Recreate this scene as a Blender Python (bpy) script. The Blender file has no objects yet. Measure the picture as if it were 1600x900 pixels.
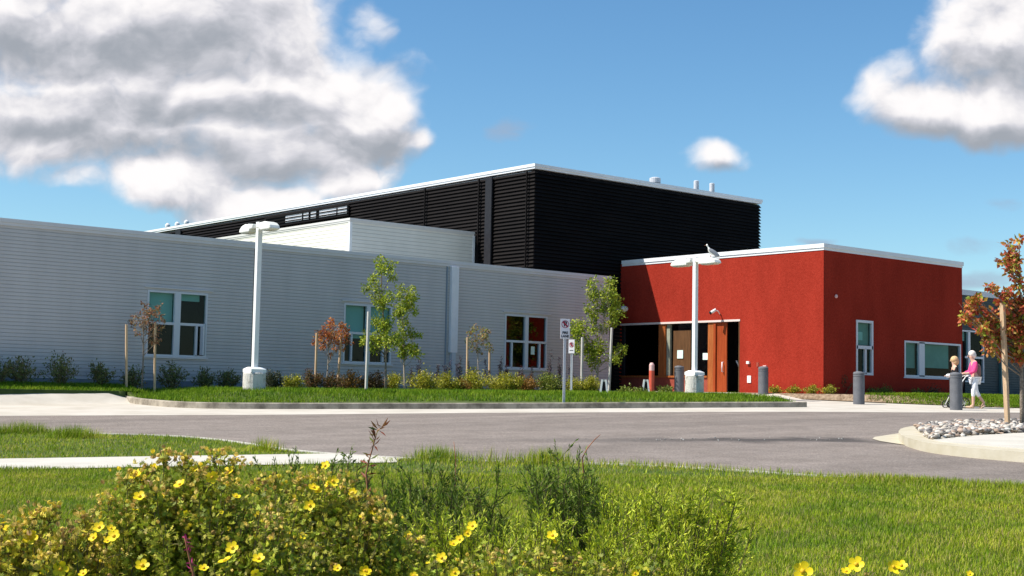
import bpy, bmesh, math, random
import numpy as np
from mathutils import Vector, Matrix

random.seed(7); rng = np.random.default_rng(7)
SC = bpy.context.scene
COL = SC.collection
# ------------------------------------------------------------------ camera
FPX = 2181.0
def _basis():
    a = np.array([2600, -217, -FPX]); b = np.array([-1840, -132, -FPX])
    a /= np.linalg.norm(a); b /= np.linalg.norm(b)
    m = a + b; m /= np.linalg.norm(m); n = a - b; n /= np.linalg.norm(n)
    a = (m + n) / 2 ** .5; b = (m - n) / 2 ** .5
    return np.array([a, b, np.cross(a, b)])
M = _basis()
cd = bpy.data.cameras.new('camera'); cam = bpy.data.objects.new('camera', cd); COL.objects.link(cam)
cd.sensor_width = 36; cd.lens = 36 * FPX / 1600; cd.clip_end = 5000; cd.clip_start = .05
cam.matrix_world = Matrix([[*M[0], 0], [*M[1], 0], [*M[2], 0], [0, 0, 0, 1]])
SC.camera = cam
SC.render.resolution_x = 1024; SC.render.resolution_y = 576
# ------------------------------------------------------------------ light
SUN_E = math.radians(52.5)
HX, HY = -.880, .475
SUNV = Vector((math.cos(SUN_E) * HX, math.cos(SUN_E) * HY, math.sin(SUN_E)))
sl = bpy.data.lights.new('sun', 'SUN'); sl.energy = 4.7; sl.angle = math.radians(.53); sl.color = (1, .945, .85)
so = bpy.data.objects.new('sun', sl); COL.objects.link(so); so.rotation_euler = SUNV.to_track_quat('Z', 'Y').to_euler()
so.location = SUNV * 100
SC.view_settings.view_transform = 'Standard'; SC.view_settings.look = 'None'
SC.view_settings.exposure = 0.64; SC.view_settings.gamma = 1; SC.view_settings.use_curve_mapping = False
SKY_STRENGTH = .095
world = bpy.data.worlds.new('World'); SC.world = world; world.use_nodes = True

def ray(px, py): return M @ np.array([(px - 800) / FPX, -(py - 450) / FPX, -1.])
def P(px, py, D): return D * ray(px, py)
def hx(px, py, x): r = ray(px, py); return r * x / r[0]
def hy(px, py, y): r = ray(px, py); return r * y / r[1]
SX, SY, C0 = .026385, .020545, -1.614
def plane(x, y): return C0 + SX * x + SY * y
def hp(px, py, dz=0):
    r = ray(px, py); return r * (C0 + dz) / (r[2] - SX * r[0] - SY * r[1])
FW = np.array([.643, .766]); FW /= np.linalg.norm(FW); RT = np.array([FW[1], -FW[0]])

# ---- world: Nishita sky with procedural clouds
def build_world():
    nt = world.node_tree; nt.nodes.clear(); N = nt.nodes.new; L = nt.links.new
    out = N('ShaderNodeOutputWorld'); bg = N('ShaderNodeBackground'); L(bg.outputs[0], out.inputs[0])
    bg.inputs[1].default_value = SKY_STRENGTH
    sky = N('ShaderNodeTexSky'); sky.sky_type = 'NISHITA'; sky.sun_disc = False
    sky.sun_elevation = SUN_E; sky.sun_rotation = math.atan2(HX, HY)
    sky.altitude = 300; sky.air_density = 1.0; sky.dust_density = .5; sky.ozone_density = 1.6
    tc = N('ShaderNodeTexCoord')
    def dot(v):
        n = N('ShaderNodeVectorMath'); n.operation = 'DOT_PRODUCT'; L(tc.outputs['Generated'], n.inputs[0]); n.inputs[1].default_value = v
        return n.outputs['Value']
    def math_(op, a, b=None, c=None, clamp=False):
        n = N('ShaderNodeMath'); n.operation = op; n.use_clamp = clamp
        for i, v in enumerate((a, b, c)):
            if v is None: continue
            if isinstance(v, (int, float)): n.inputs[i].default_value = v
            else: L(v, n.inputs[i])
        return n.outputs[0]
    f = math_('MAXIMUM', dot((FW[0], FW[1], 0)), .08)
    X = math_('DIVIDE', dot((RT[0], RT[1], 0)), f); Y = math_('DIVIDE', dot((0, 0, 1)), f)
    cb = N('ShaderNodeCombineXYZ'); L(X, cb.inputs[0]); L(Y, cb.inputs[1]); uv0 = cb.outputs[0]
    def noise(vec, scale, detail, rough, dist=0, off=(0, 0, 0), sc=(1, 1, 1)):
        mp = N('ShaderNodeMapping'); L(vec, mp.inputs[0]); mp.inputs['Location'].default_value = off; mp.inputs['Scale'].default_value = sc
        n = N('ShaderNodeTexNoise'); L(mp.outputs[0], n.inputs['Vector']); n.inputs['Scale'].default_value = scale
        n.inputs['Detail'].default_value = detail; n.inputs['Roughness'].default_value = rough; n.inputs['Distortion'].default_value = dist
        return n
    # warp
    wn = noise(uv0, 9, 4, .55)
    ws = N('ShaderNodeVectorMath'); ws.operation = 'SUBTRACT'; L(wn.outputs['Color'], ws.inputs[0]); ws.inputs[1].default_value = (.5, .5, .5)
    wm = N('ShaderNodeVectorMath'); wm.operation = 'MULTIPLY_ADD'; L(ws.outputs[0], wm.inputs[0]); wm.inputs[1].default_value = (.05, .04, 0); L(uv0, wm.inputs[2])
    uv = wm.outputs[0]
    def blob(px, py, rx, ry, vec, amp=1.0):
        r = ray(px, py); ff = r[0] * FW[0] + r[1] * FW[1]
        cx = (r[0] * RT[0] + r[1] * RT[1]) / ff; cy = r[2] / ff
        s = N('ShaderNodeVectorMath'); s.operation = 'SUBTRACT'; L(vec, s.inputs[0]); s.inputs[1].default_value = (cx, cy, 0)
        m = N('ShaderNodeVectorMath'); m.operation = 'MULTIPLY'; L(s.outputs[0], m.inputs[0]); m.inputs[1].default_value = (FPX / rx, FPX / ry, 0)
        l = N('ShaderNodeVectorMath'); l.operation = 'DOT_PRODUCT'; L(m.outputs[0], l.inputs[0]); L(m.outputs[0], l.inputs[1])
        return math_('MULTIPLY', math_('SUBTRACT', 1.0, l.outputs['Value']), amp)
    def union(bl, vec):
        acc = None
        for b in bl:
            v = blob(*b[:4], vec, *(b[4:] or ()))
            acc = v if acc is None else math_('SMOOTH_MAX', acc, v, .35)
        return acc
    big = [(150, 40, 420, 210), (330, 150, 330, 150), (90, 190, 260, 90), (560, 215, 125, 62), (430, 250, 230, 70), (300, 285, 150, 65),
           (540, 290, 95, 45), (548, 150, 32, 44, .8), (606, 182, 30, 38, .8), (650, 216, 26, 24, .8), (400, 330, 130, 50), (440, 60, 110, 160), (525, 130, 45, 45, .8), (610, 180, 48, 44, .8), (120, 275, 60, 22, .5), (590, 40, 42, 40, .38),
           (1560, 60, 165, 170), (1430, 170, 115, 55), (1560, 190, 120, 55), (1390, 130, 60, 60, .7), (1108, 248, 62, 34, .6), (1090, 252, 45, 24, .5),
           (-300, 150, 400, 200), (1900, 100, 300, 200), (-500, 330, 250, 60), (2100, 330, 250, 40)]
    def density(vec, det=8):
        base = union(big, vec)
        n1 = noise(vec, 9, det, .58, .15, sc=(1, 1.35, 1))
        n3 = noise(vec, 13, det - 4, .5, 0, off=(2, 5, 0))
        puff = math_('ABSOLUTE', math_('SUBTRACT', n3.outputs[0], .5))
        return math_('ADD', math_('MULTIPLY_ADD', math_('SUBTRACT', n1.outputs[0], .5), 2.3, math_('MULTIPLY', math_('MINIMUM', base, 1.6), 1.15)),
                     math_('MULTIPLY_ADD', puff, 2.6, -.22))
    dens = density(uv)
    so_ = N('ShaderNodeVectorMath'); so_.operation = 'ADD'; L(uv, so_.inputs[0]); so_.inputs[1].default_value = (-.006, .0135, 0)
    dens2 = density(so_.outputs[0])
    mr = N('ShaderNodeMapRange'); mr.interpolation_type = 'SMOOTHSTEP'; L(dens, mr.inputs[0]); mr.inputs[1].default_value = -.15; mr.inputs[2].default_value = .8
    alpha = mr.outputs[0]
    relief = math_('SUBTRACT', dens2, dens)
    # wisps
    wn1 = noise(uv0, 14, 8, .62, .3, off=(5, 2, 0), sc=(1, 2.2, 1))
    wb = union([(600, 110, 60, 22), (800, 200, 40, 20), (1570, 323, 42, 14), (1530, 388, 65, 18), (1530, 440, 90, 16), (1280, 372, 40, 8)], uv)
    wisp = N('ShaderNodeMapRange'); wisp.interpolation_type = 'SMOOTHSTEP'
    L(math_('ADD', math_('MULTIPLY', wb, .5), math_('MULTIPLY', math_('SUBTRACT', wn1.outputs[0], .5), 1.8)), wisp.inputs[0]); wisp.inputs[1].default_value = .0; wisp.inputs[2].default_value = .9
    # shade inside the clouds
    dark = union([(60, 70, 260, 48), (300, 60, 150, 60, .6), (240, 172, 250, 30), (395, 158, 70, 20), (60, 195, 120, 28), (560, 232, 130, 26, .9), (350, 240, 240, 24, .7), (430, 275, 90, 20, .6),
                  (1540, 130, 120, 40, .6), (1500, 222, 160, 16, .6), (1400, 205, 80, 14, .5), (1110, 268, 60, 12, .7), (-300, 190, 300, 60)], uv)
    ns = noise(uv, 16, 8, .58, .2, off=(1.3, 7, 0), sc=(1, 1.6, 1))
    sh = math_('ADD', math_('MULTIPLY_ADD', math_('MAXIMUM', dark, -.9), .48, math_('MULTIPLY', relief, 1.25)), math_('MULTIPLY', math_('SUBTRACT', ns.outputs[0], .5), 1.5))
    smr = N('ShaderNodeMapRange'); smr.interpolation_type = 'SMOOTHSTEP'; L(sh, smr.inputs[0]); smr.inputs[1].default_value = -.95; smr.inputs[2].default_value = 1.0
    cr = N('ShaderNodeValToRGB'); L(smr.outputs[0], cr.inputs[0])
    e = cr.color_ramp.elements; e[0].position = 0; e[0].color = (6.9, 6.7, 6.7, 1); e[1].position = 1; e[1].color = (2.5, 2.7, 3.05, 1)
    m1 = cr.color_ramp.elements.new(.45); m1.color = (4.6, 4.6, 4.95, 1)
    hs = N('ShaderNodeHueSaturation'); hs.inputs['Saturation'].default_value = 1.18; hs.inputs['Value'].default_value = 1.0; L(sky.outputs[0], hs.inputs['Color'])
    gm = N('ShaderNodeMix'); gm.data_type = 'RGBA'; gm.blend_type = 'MULTIPLY'; gm.inputs[0].default_value = 1; L(hs.outputs[0], gm.inputs[6]); gm.inputs[7].default_value = (.80, .97, 1.0, 1)
    mx0 = N('ShaderNodeMix'); mx0.data_type = 'RGBA'; L(math_('MULTIPLY', wisp.outputs[0], .8), mx0.inputs[0]); L(gm.outputs[2], mx0.inputs[6]); mx0.inputs[7].default_value = (2.5, 3.0, 3.9, 1)
    mx = N('ShaderNodeMix'); mx.data_type = 'RGBA'; L(alpha, mx.inputs[0]); L(mx0.outputs[2], mx.inputs[6]); L(cr.outputs[0], mx.inputs[7])
    L(mx.outputs[2], bg.inputs[0])
build_world()

# ------------------------------------------------------------------ materials
def mat(name, c1, c2=None, rough=.8, scale=6., detail=6., bump=0., bscale=None, spec=.3, metal=0., stretch=(1, 1, 1), coord='Object', attr=False, translucent=0., mixpos=(.35, .65), extra=None):
    m = bpy.data.materials.new(name); m.use_nodes = True; nt = m.node_tree; N = nt.nodes.new; L = nt.links.new
    b = nt.nodes['Principled BSDF']; b.inputs['Roughness'].default_value = rough; b.inputs['Metallic'].default_value = metal
    b.inputs['Specular IOR Level'].default_value = spec
    tc = N('ShaderNodeTexCoord'); mp = N('ShaderNodeMapping'); L(tc.outputs[coord], mp.inputs[0]); mp.inputs['Scale'].default_value = stretch
    n = N('ShaderNodeTexNoise'); L(mp.outputs[0], n.inputs[0]); n.inputs['Scale'].default_value = scale; n.inputs['Detail'].default_value = detail; n.inputs['Roughness'].default_value = .6
    r = N('ShaderNodeValToRGB'); L(n.outputs[0], r.inputs[0])
    r.color_ramp.elements[0].position, r.color_ramp.elements[1].position = mixpos
    r.color_ramp.elements[0].color = (*c1, 1); r.color_ramp.elements[1].color = (*(c2 or c1), 1)
    col = r.outputs[0]
    if attr:
        a = N('ShaderNodeAttribute'); a.attribute_name = 'Col'
        mu = N('ShaderNodeMix'); mu.data_type = 'RGBA'; mu.blend_type = 'MULTIPLY'; mu.inputs[0].default_value = 1; L(a.outputs['Color'], mu.inputs[6]); L(col, mu.inputs[7]); col = mu.outputs[2]
    if extra: col = extra(nt, tc, mp, col, b)
    L(col, b.inputs['Base Color'])
    if bump:
        n2 = N('ShaderNodeTexNoise'); L(mp.outputs[0], n2.inputs[0]); n2.inputs['Scale'].default_value = bscale or scale * 4; n2.inputs['Detail'].default_value = 6
        bp = N('ShaderNodeBump'); bp.inputs['Strength'].default_value = min(1, bump); bp.inputs['Distance'].default_value = .02 * max(1, bump); L(n2.outputs[0], bp.inputs['Height'])
        if b.inputs['Normal'].is_linked: L(b.inputs['Normal'].links[0].from_socket, bp.inputs['Normal'])
        L(bp.outputs[0], b.inputs['Normal'])
    if translucent:
        t = N('ShaderNodeBsdfTranslucent'); L(col, t.inputs[0]); ms = N('ShaderNodeMixShader'); ms.inputs[0].default_value = translucent
        o = nt.nodes['Material Output']; L(b.outputs[0], ms.inputs[1]); L(t.outputs[0], ms.inputs[2]); L(ms.outputs[0], o.inputs[0])
    return m
def siding(pitch, depth):
    def f(nt, tc, mp, col, b):
        N = nt.nodes.new; L = nt.links.new
        s = N('ShaderNodeSeparateXYZ'); L(tc.outputs['Object'], s.inputs[0])
        d = N('ShaderNodeMath'); d.operation = 'DIVIDE'; L(s.outputs[2], d.inputs[0]); d.inputs[1].default_value = pitch
        fr = N('ShaderNodeMath'); fr.operation = 'FRACT'; L(d.outputs[0], fr.inputs[0])
        rp = N('ShaderNodeValToRGB'); L(fr.outputs[0], rp.inputs[0]); e = rp.color_ramp.elements
        e[0].position = 0; e[0].color = (0, 0, 0, 1); e[1].position = 1; e[1].color = (.25, .25, .25, 1)
        k = e.new(.1); k.color = (0, 0, 0, 1); k = e.new(.2); k.color = (1, 1, 1, 1); k = e.new(.93); k.color = (.72, .72, .72, 1)
        bp = N('ShaderNodeBump'); bp.inputs['Strength'].default_value = 1; bp.inputs['Distance'].default_value = depth; L(rp.outputs[0], bp.inputs['Height']); L(bp.outputs[0], b.inputs['Normal'])
        g = N('ShaderNodeMapRange'); L(rp.outputs[0], g.inputs[0]); g.inputs[1].default_value = 0; g.inputs[2].default_value = .6; g.inputs[3].default_value = .70; g.inputs[4].default_value = 1
        mu = N('ShaderNodeMix'); mu.data_type = 'RGBA'; mu.blend_type = 'MULTIPLY'; mu.inputs[0].default_value = 1; L(col, mu.inputs[6]); L(g.outputs[0], mu.inputs[7])
        return weather(nt, tc, mu.outputs[2], .955, 1.03, (.5, .5, .12), .12)
    return f
def asphalt_extra(nt, tc, mp, col, b):
    N = nt.nodes.new; L = nt.links.new
    # a repaired seam: dark uneven line across the road, plus aggregate speckle
    A = hp(780, 688)[:2]; B = hp(1372, 687)[:2]; d = (B - A); ln = np.linalg.norm(d); d /= ln; n = np.array([-d[1], d[0]])
    def dotn(v, off):
        q = N('ShaderNodeVectorMath'); q.operation = 'DOT_PRODUCT'; L(tc.outputs['Object'], q.inputs[0]); q.inputs[1].default_value = (v[0], v[1], 0)
        s = N('ShaderNodeMath'); s.operation = 'SUBTRACT'; L(q.outputs['Value'], s.inputs[0]); s.inputs[1].default_value = off; return s.outputs[0]
    along = dotn(d, float(A @ d)); across = dotn(n, float(A @ n))
    nz = N('ShaderNodeTexNoise'); L(tc.outputs['Object'], nz.inputs[0]); nz.inputs['Scale'].default_value = 1.1; nz.inputs['Detail'].default_value = 7
    w = N('ShaderNodeMath'); w.operation = 'MULTIPLY_ADD'; L(nz.outputs[0], w.inputs[0]); w.inputs[1].default_value = 2.0; w.inputs[2].default_value = -1.0
    ad = N('ShaderNodeMath'); ad.operation = 'ADD'; L(across, ad.inputs[0]); L(w.outputs[0], ad.inputs[1])
    ab = N('ShaderNodeMath'); ab.operation = 'ABSOLUTE'; L(ad.outputs[0], ab.inputs[0])
    m1 = N('ShaderNodeMapRange'); m1.interpolation_type = 'SMOOTHSTEP'; L(ab.outputs[0], m1.inputs[0]); m1.inputs[1].default_value = 0; m1.inputs[2].default_value = .95; m1.inputs[3].default_value = 1; m1.inputs[4].default_value = 0
    m2 = N('ShaderNodeMapRange'); m2.interpolation_type = 'SMOOTHSTEP'; L(along, m2.inputs[0]); m2.inputs[1].default_value = -2; m2.inputs[2].default_value = ln * .75
    m3 = N('ShaderNodeMapRange'); m3.interpolation_type = 'SMOOTHSTEP'; L(along, m3.inputs[0]); m3.inputs[1].default_value = ln + .1; m3.inputs[2].default_value = ln - .6
    mm = N('ShaderNodeMath'); mm.operation = 'MULTIPLY'; L(m1.outputs[0], mm.inputs[0]); L(m2.outputs[0], mm.inputs[1])
    mk = N('ShaderNodeMath'); mk.operation = 'MULTIPLY'; L(mm.outputs[0], mk.inputs[0]); L(m3.outputs[0], mk.inputs[1])
    ml = N('ShaderNodeMath'); ml.operation = 'MULTIPLY'; L(mk.outputs[0], ml.inputs[0]); ml.inputs[1].default_value = .85
    mx = N('ShaderNodeMix'); mx.data_type = 'RGBA'; L(ml.outputs[0], mx.inputs[0]); L(col, mx.inputs[6]); mx.inputs[7].default_value = (.045, .04, .038, 1)
    # aggregate
    v = N('ShaderNodeTexVoronoi'); L(tc.outputs['Object'], v.inputs[0]); v.inputs['Scale'].default_value = 45
    hv = N('ShaderNodeMapRange'); L(v.outputs['Color'], hv.inputs[0]); hv.inputs[3].default_value = .62; hv.inputs[4].default_value = 1.38
    mu = N('ShaderNodeMix'); mu.data_type = 'RGBA'; mu.blend_type = 'MULTIPLY'; mu.inputs[0].default_value = 1; L(mx.outputs[2], mu.inputs[6]); L(hv.outputs[0], mu.inputs[7])
    # long tyre-worn bands
    nb = N('ShaderNodeTexNoise'); mb = N('ShaderNodeMapping'); L(tc.outputs['Object'], mb.inputs[0]); mb.inputs['Rotation'].default_value = (0, 0, math.radians(20)); mb.inputs['Scale'].default_value = (.06, .8, 1)
    L(mb.outputs[0], nb.inputs[0]); nb.inputs['Scale'].default_value = 1.2; nb.inputs['Detail'].default_value = 4
    hb = N('ShaderNodeMapRange'); L(nb.outputs[0], hb.inputs[0]); hb.inputs[1].default_value = .3; hb.inputs[2].default_value = .7; hb.inputs[3].default_value = .82; hb.inputs[4].default_value = 1.1
    mv = N('ShaderNodeMix'); mv.data_type = 'RGBA'; mv.blend_type = 'MULTIPLY'; mv.inputs[0].default_value = 1; L(mu.outputs[2], mv.inputs[6]); L(hb.outputs[0], mv.inputs[7])
    return mv.outputs[2]

def weather(nt, tc, col, lo=.86, hi=1.08, sc=(.35, .35, .09), base_dirt=0.):
    N = nt.nodes.new; L = nt.links.new
    mp = N('ShaderNodeMapping'); L(tc.outputs['Object'], mp.inputs[0]); mp.inputs['Scale'].default_value = sc
    n = N('ShaderNodeTexNoise'); L(mp.outputs[0], n.inputs[0]); n.inputs['Scale'].default_value = 3; n.inputs['Detail'].default_value = 7
    r = N('ShaderNodeMapRange'); L(n.outputs[0], r.inputs[0]); r.inputs[1].default_value = .3; r.inputs[2].default_value = .7; r.inputs[3].default_value = lo; r.inputs[4].default_value = hi
    fac = r.outputs[0]
    if base_dirt:
        s_ = N('ShaderNodeSeparateXYZ'); L(tc.outputs['Object'], s_.inputs[0]); a = N('ShaderNodeMath'); a.operation = 'MULTIPLY_ADD'; L(n.outputs[0], a.inputs[0]); a.inputs[1].default_value = -.9; L(s_.outputs[2], a.inputs[2])
        q = N('ShaderNodeMapRange'); L(a.outputs[0], q.inputs[0]); q.inputs[1].default_value = -.3; q.inputs[2].default_value = .25; q.inputs[3].default_value = 1 - base_dirt; q.inputs[4].default_value = 1
        m = N('ShaderNodeMath'); m.operation = 'MULTIPLY'; L(fac, m.inputs[0]); L(q.outputs[0], m.inputs[1]); fac = m.outputs[0]
    mu = N('ShaderNodeMix'); mu.data_type = 'RGBA'; mu.blend_type = 'MULTIPLY'; mu.inputs[0].default_value = 1; L(col, mu.inputs[6]); L(fac, mu.inputs[7]); return mu.outputs[2]
MT = {}
MT['asphalt'] = mat('asphalt', (.195, .162, .139), (.24, .202, .176), .9, 1.5, 8, .6, 60, extra=asphalt_extra)
MT['concrete'] = mat('concrete', (.42, .375, .31), (.53, .485, .42), .85, .9, 10, .25, 40, mixpos=(.3, .6))
MT['concrete_white'] = mat('pale_concrete', (.47, .44, .38), (.54, .505, .44), .85, 1.5, 8, .2, 40)
MT['kerb'] = mat('kerb_concrete', (.16, .135, .105), (.40, .35, .28), .9, 2.5, 9, .4, 50, mixpos=(.35, .6))
MT['kerb_cream'] = mat('cream_kerb', (.44, .39, .28), (.52, .47, .37), .85, 2, 8, .2, 40)
MT['soil'] = mat('soil', (.05, .075, .015), (.09, .12, .025), .95, 3, 8, .5)
MT['mulch'] = mat('mulch', (.13, .085, .05), (.34, .25, .17), .95, 9, 8, 1, 40)
MT['grey_siding'] = mat('blue_grey_siding', (.53, .49, .485), (.585, .54, .535), .62, 1.2, 6, extra=siding(.105, .008), stretch=(1, 1, .2))
MT['purple_siding'] = mat('warm_grey_siding', (.56, .515, .50), (.61, .56, .545), .62, 1.2, 6, extra=siding(.105, .008), stretch=(1, 1, .2))
MT['white_siding'] = mat('cream_siding', (.74, .71, .62), (.79, .76, .67), .6, 1, 5, extra=siding(.14, .008))
MT['coping_grey'] = mat('grey_coping', (.66, .62, .63), (.7, .66, .67), .45, 2)
MT['coping_white'] = mat('white_coping', (.78, .78, .8), (.82, .82, .84), .4, 2)
MT['coping_mid'] = mat('silver_coping', (.5, .52, .58), (.56, .58, .63), .4, 2)
MT['black'] = mat('black_metal', (.005, .0045, .005), (.007, .006, .006), .7, 3, 5, spec=.08)
MT['black_slat'] = mat('black_slat', (.009, .0075, .0075), (.013, .0108, .0105), .6, .7, 6, stretch=(1, 1, 3), spec=.05)
MT['black_post'] = mat('dark_grey_post', (.022, .022, .026), (.028, .028, .032), .5, spec=.1)
MT['red'] = mat('red_stucco', (.28, .026, .015), (.365, .040, .024), 1, 14, 10, .45, 30, mixpos=(.3, .7), spec=.02, extra=lambda nt, tc, mp, col, b: weather(nt, tc, col, .84, 1.1, (.4, .4, .15), .25))
MT['red_low'] = mat('brick_red_low_wall', (.27, .05, .03), (.33, .07, .045), .9, 8, 8, .5)
MT['charcoal'] = mat('charcoal_siding', (.035, .048, .05), (.045, .06, .064), .6, 2, extra=siding(.105, .01))
MT['roof'] = mat('roof_membrane', (.3, .3, .3), (.4, .4, .4), .9, 1)
MT['frame'] = mat('window_frame', (.62, .62, .66), (.66, .66, .7), .45, 3)
MT['white_paint'] = mat('white_paint', (.76, .76, .75), (.82, .82, .8), .4, 4, 6)
MT['lamp_cream'] = mat('cream_lamp_head', (.72, .71, .64), (.80, .79, .73), .45, 4)
MT['old_concrete'] = mat('stained_concrete', (.22, .18, .13), (.62, .59, .54), .9, 5, 10, .8, 30, mixpos=(.33, .47))
MT['bollard'] = mat('bollard_grey', (.115, .118, .13), (.15, .152, .165), .6, 5, 6, .15)
MT['red_paint'] = mat('red_paint', (.62, .09, .05), (.7, .12, .07), .5, 4)
MT['pink'] = mat('faded_pink_cap', (.75, .45, .42), (.8, .52, .5), .6, 8)
MT['wood_orange'] = mat('orange_wood', (.27, .062, .013), (.42, .13, .033), .55, 3, 8, stretch=(8, 8, .6))
MT['wood_red'] = mat('red_brown_wood', (.27, .04, .008), (.36, .065, .014), .5, 3, 8, stretch=(8, 8, .6))
MT['wood_brown'] = mat('brown_door_wood', (.08, .035, .012), (.14, .065, .025), .6, 3, 8, stretch=(8, 8, .6))
MT['stake'] = mat('stake_wood', (.50, .33, .19), (.66, .47, .30), .8, 6, 8, .3, stretch=(6, 6, .6))
MT['stake_grey'] = mat('weathered_stake', (.46, .43, .40), (.6, .58, .54), .8, 6, 8, .3, stretch=(6, 6, .6))
MT['bark'] = mat('bark', (.16, .12, .09), (.30, .25, .20), .9, 20, 8, .8, 40)
MT['bark_pale'] = mat('pale_bark', (.34, .27, .21), (.46, .39, .32), .9, 20, 8, .5, 40)
MT['twig'] = mat('twig', (.10, .075, .035), (.2, .16, .07), .9, 20)
MT['leaf'] = mat('leaf', (.8, .8, .8), (1.15, 1.15, 1.15), .55, 12, 4, attr=True, translucent=.28, spec=.3)
MT['grass'] = mat('grass_blades', (.62, .76, .62), (1.32, 1.14, 1.1), .55, .9, 8, attr=True, translucent=.3, spec=.08)
MT['petal'] = mat('yellow_petal', (.9, .66, .01), (.98, .78, .02), .5, 30, translucent=.3)
MT['stone'] = mat('river_stone', (.75, .75, .75), (1.1, 1.1, 1.1), .7, 8, attr=True, bump=.2)
MT['steel'] = mat('galvanised_steel', (.55, .56, .6), (.64, .65, .68), .45, 6)
MT['sign_white'] = mat('sign_white', (.66, .64, .68), (.7, .68, .72), .5, 4)
MT['sign_black'] = mat('sign_black', (.03, .03, .035), None, .5)
MT['sign_red'] = mat('sign_red', (.30, .03, .06), None, .5)
MT['blind'] = mat('roller_blind', (.48, .66, .64), (.54, .72, .70), .8, 2)
MT['blind_green'] = mat('green_blind', (.34, .44, .38), (.4, .5, .44), .8, 2)
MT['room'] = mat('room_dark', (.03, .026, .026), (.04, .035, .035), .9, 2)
MT['paper'] = mat('paper', (.6, .75, .7), (.7, .85, .8), .8, 5)
MT['skin'] = mat('skin', (.62, .36, .26), (.68, .42, .31), .6, 10)
MT['hair_white'] = mat('pale_hair', (.70, .58, .52), (.85, .76, .70), .8, 40)
MT['hair_blond'] = mat('blond_hair', (.50, .30, .13), (.72, .5, .28), .8, 40)
MT['pink_cloth'] = mat('pink_cloth', (.80, .05, .20), (.9, .10, .28), .8, 12)
MT['brown_cloth'] = mat('brown_vest', (.22, .11, .09), (.30, .16, .13), .85, 12)
MT['white_cloth'] = mat('white_cloth', (.72, .72, .74), (.82, .82, .84), .85, 10, 5, .2)
MT['black_cloth'] = mat('black_cloth', (.012, .010, .012), None, .85)
MT['tan'] = mat('tan_leather', (.62, .42, .28), (.7, .5, .34), .6, 10)
MT['rubber'] = mat('rubber', (.015, .015, .015), None, .8)
MT['feather_white'] = mat('white_feather', (.75, .74, .7), (.85, .84, .8), .8, 20)
MT['feather_grey'] = mat('grey_feather', (.26, .27, .30), (.34, .35, .38), .8, 20)
def glass_mat(name, tint, gl=.10, rough=.02):
    m = bpy.data.materials.new(name); m.use_nodes = True; nt = m.node_tree; nt.nodes.clear(); N = nt.nodes.new; L = nt.links.new
    o = N('ShaderNodeOutputMaterial'); t = N('ShaderNodeBsdfTransparent'); t.inputs[0].default_value = (*tint, 1); g = N('ShaderNodeBsdfGlossy'); g.inputs['Roughness'].default_value = rough
    mx = N('ShaderNodeMixShader'); mx.inputs[0].default_value = gl; L(t.outputs[0], mx.inputs[1]); L(g.outputs[0], mx.inputs[2]); L(mx.outputs[0], o.inputs[0])
    return m
MT['glass'] = glass_mat('tinted_glass', (.50, .70, .68), .018)
MT['glass_reflecting'] = glass_mat('reflecting_glass', (.40, .5, .5), .05)
MT['glass_dark'] = glass_mat('dark_glass', (.12, .12, .14), .05)

# ------------------------------------------------------------------ mesh helpers
def link(name, me, m, parent=None):
    o = bpy.data.objects.new(name, me); COL.objects.link(o)
    if m is not None: me.materials.append(MT[m] if isinstance(m, str) else m)
    if parent is not None: o.parent = parent
    return o
def raw(name, V, F, m, parent=None, col=None, smooth=False):
    me = bpy.data.meshes.new(name)
    V = np.asarray(V, dtype=np.float32).reshape(-1, 3)
    if isinstance(F, np.ndarray): F = [F]
    if isinstance(F, list) and len(F) and isinstance(F[0], np.ndarray) and F[0].ndim == 2:
        sizes = np.concatenate([np.full(len(f), f.shape[1]) for f in F]); idx = np.concatenate([f.ravel() for f in F])
        me.vertices.add(len(V)); me.vertices.foreach_set('co', V.ravel())
        me.loops.add(len(idx)); me.loops.foreach_set('vertex_index', idx.astype(np.int32))
        st = np.concatenate([[0], np.cumsum(sizes)[:-1]])
        me.polygons.add(len(sizes)); me.polygons.foreach_set('loop_start', st.astype(np.int32)); me.polygons.foreach_set('loop_total', sizes.astype(np.int32))
        me.update(calc_edges=True)
    else:
        me.from_pydata(V.tolist(), [], F); me.update()
    if col is not None:
        a = me.color_attributes.new('Col', 'FLOAT_COLOR', 'POINT'); c = np.ones((len(V), 4), np.float32); c[:, :3] = col; a.data.foreach_set('color', c.ravel())
    if smooth: me.polygons.foreach_set('use_smooth', np.ones(len(me.polygons), bool))
    return link(name, me, m, parent)
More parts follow.
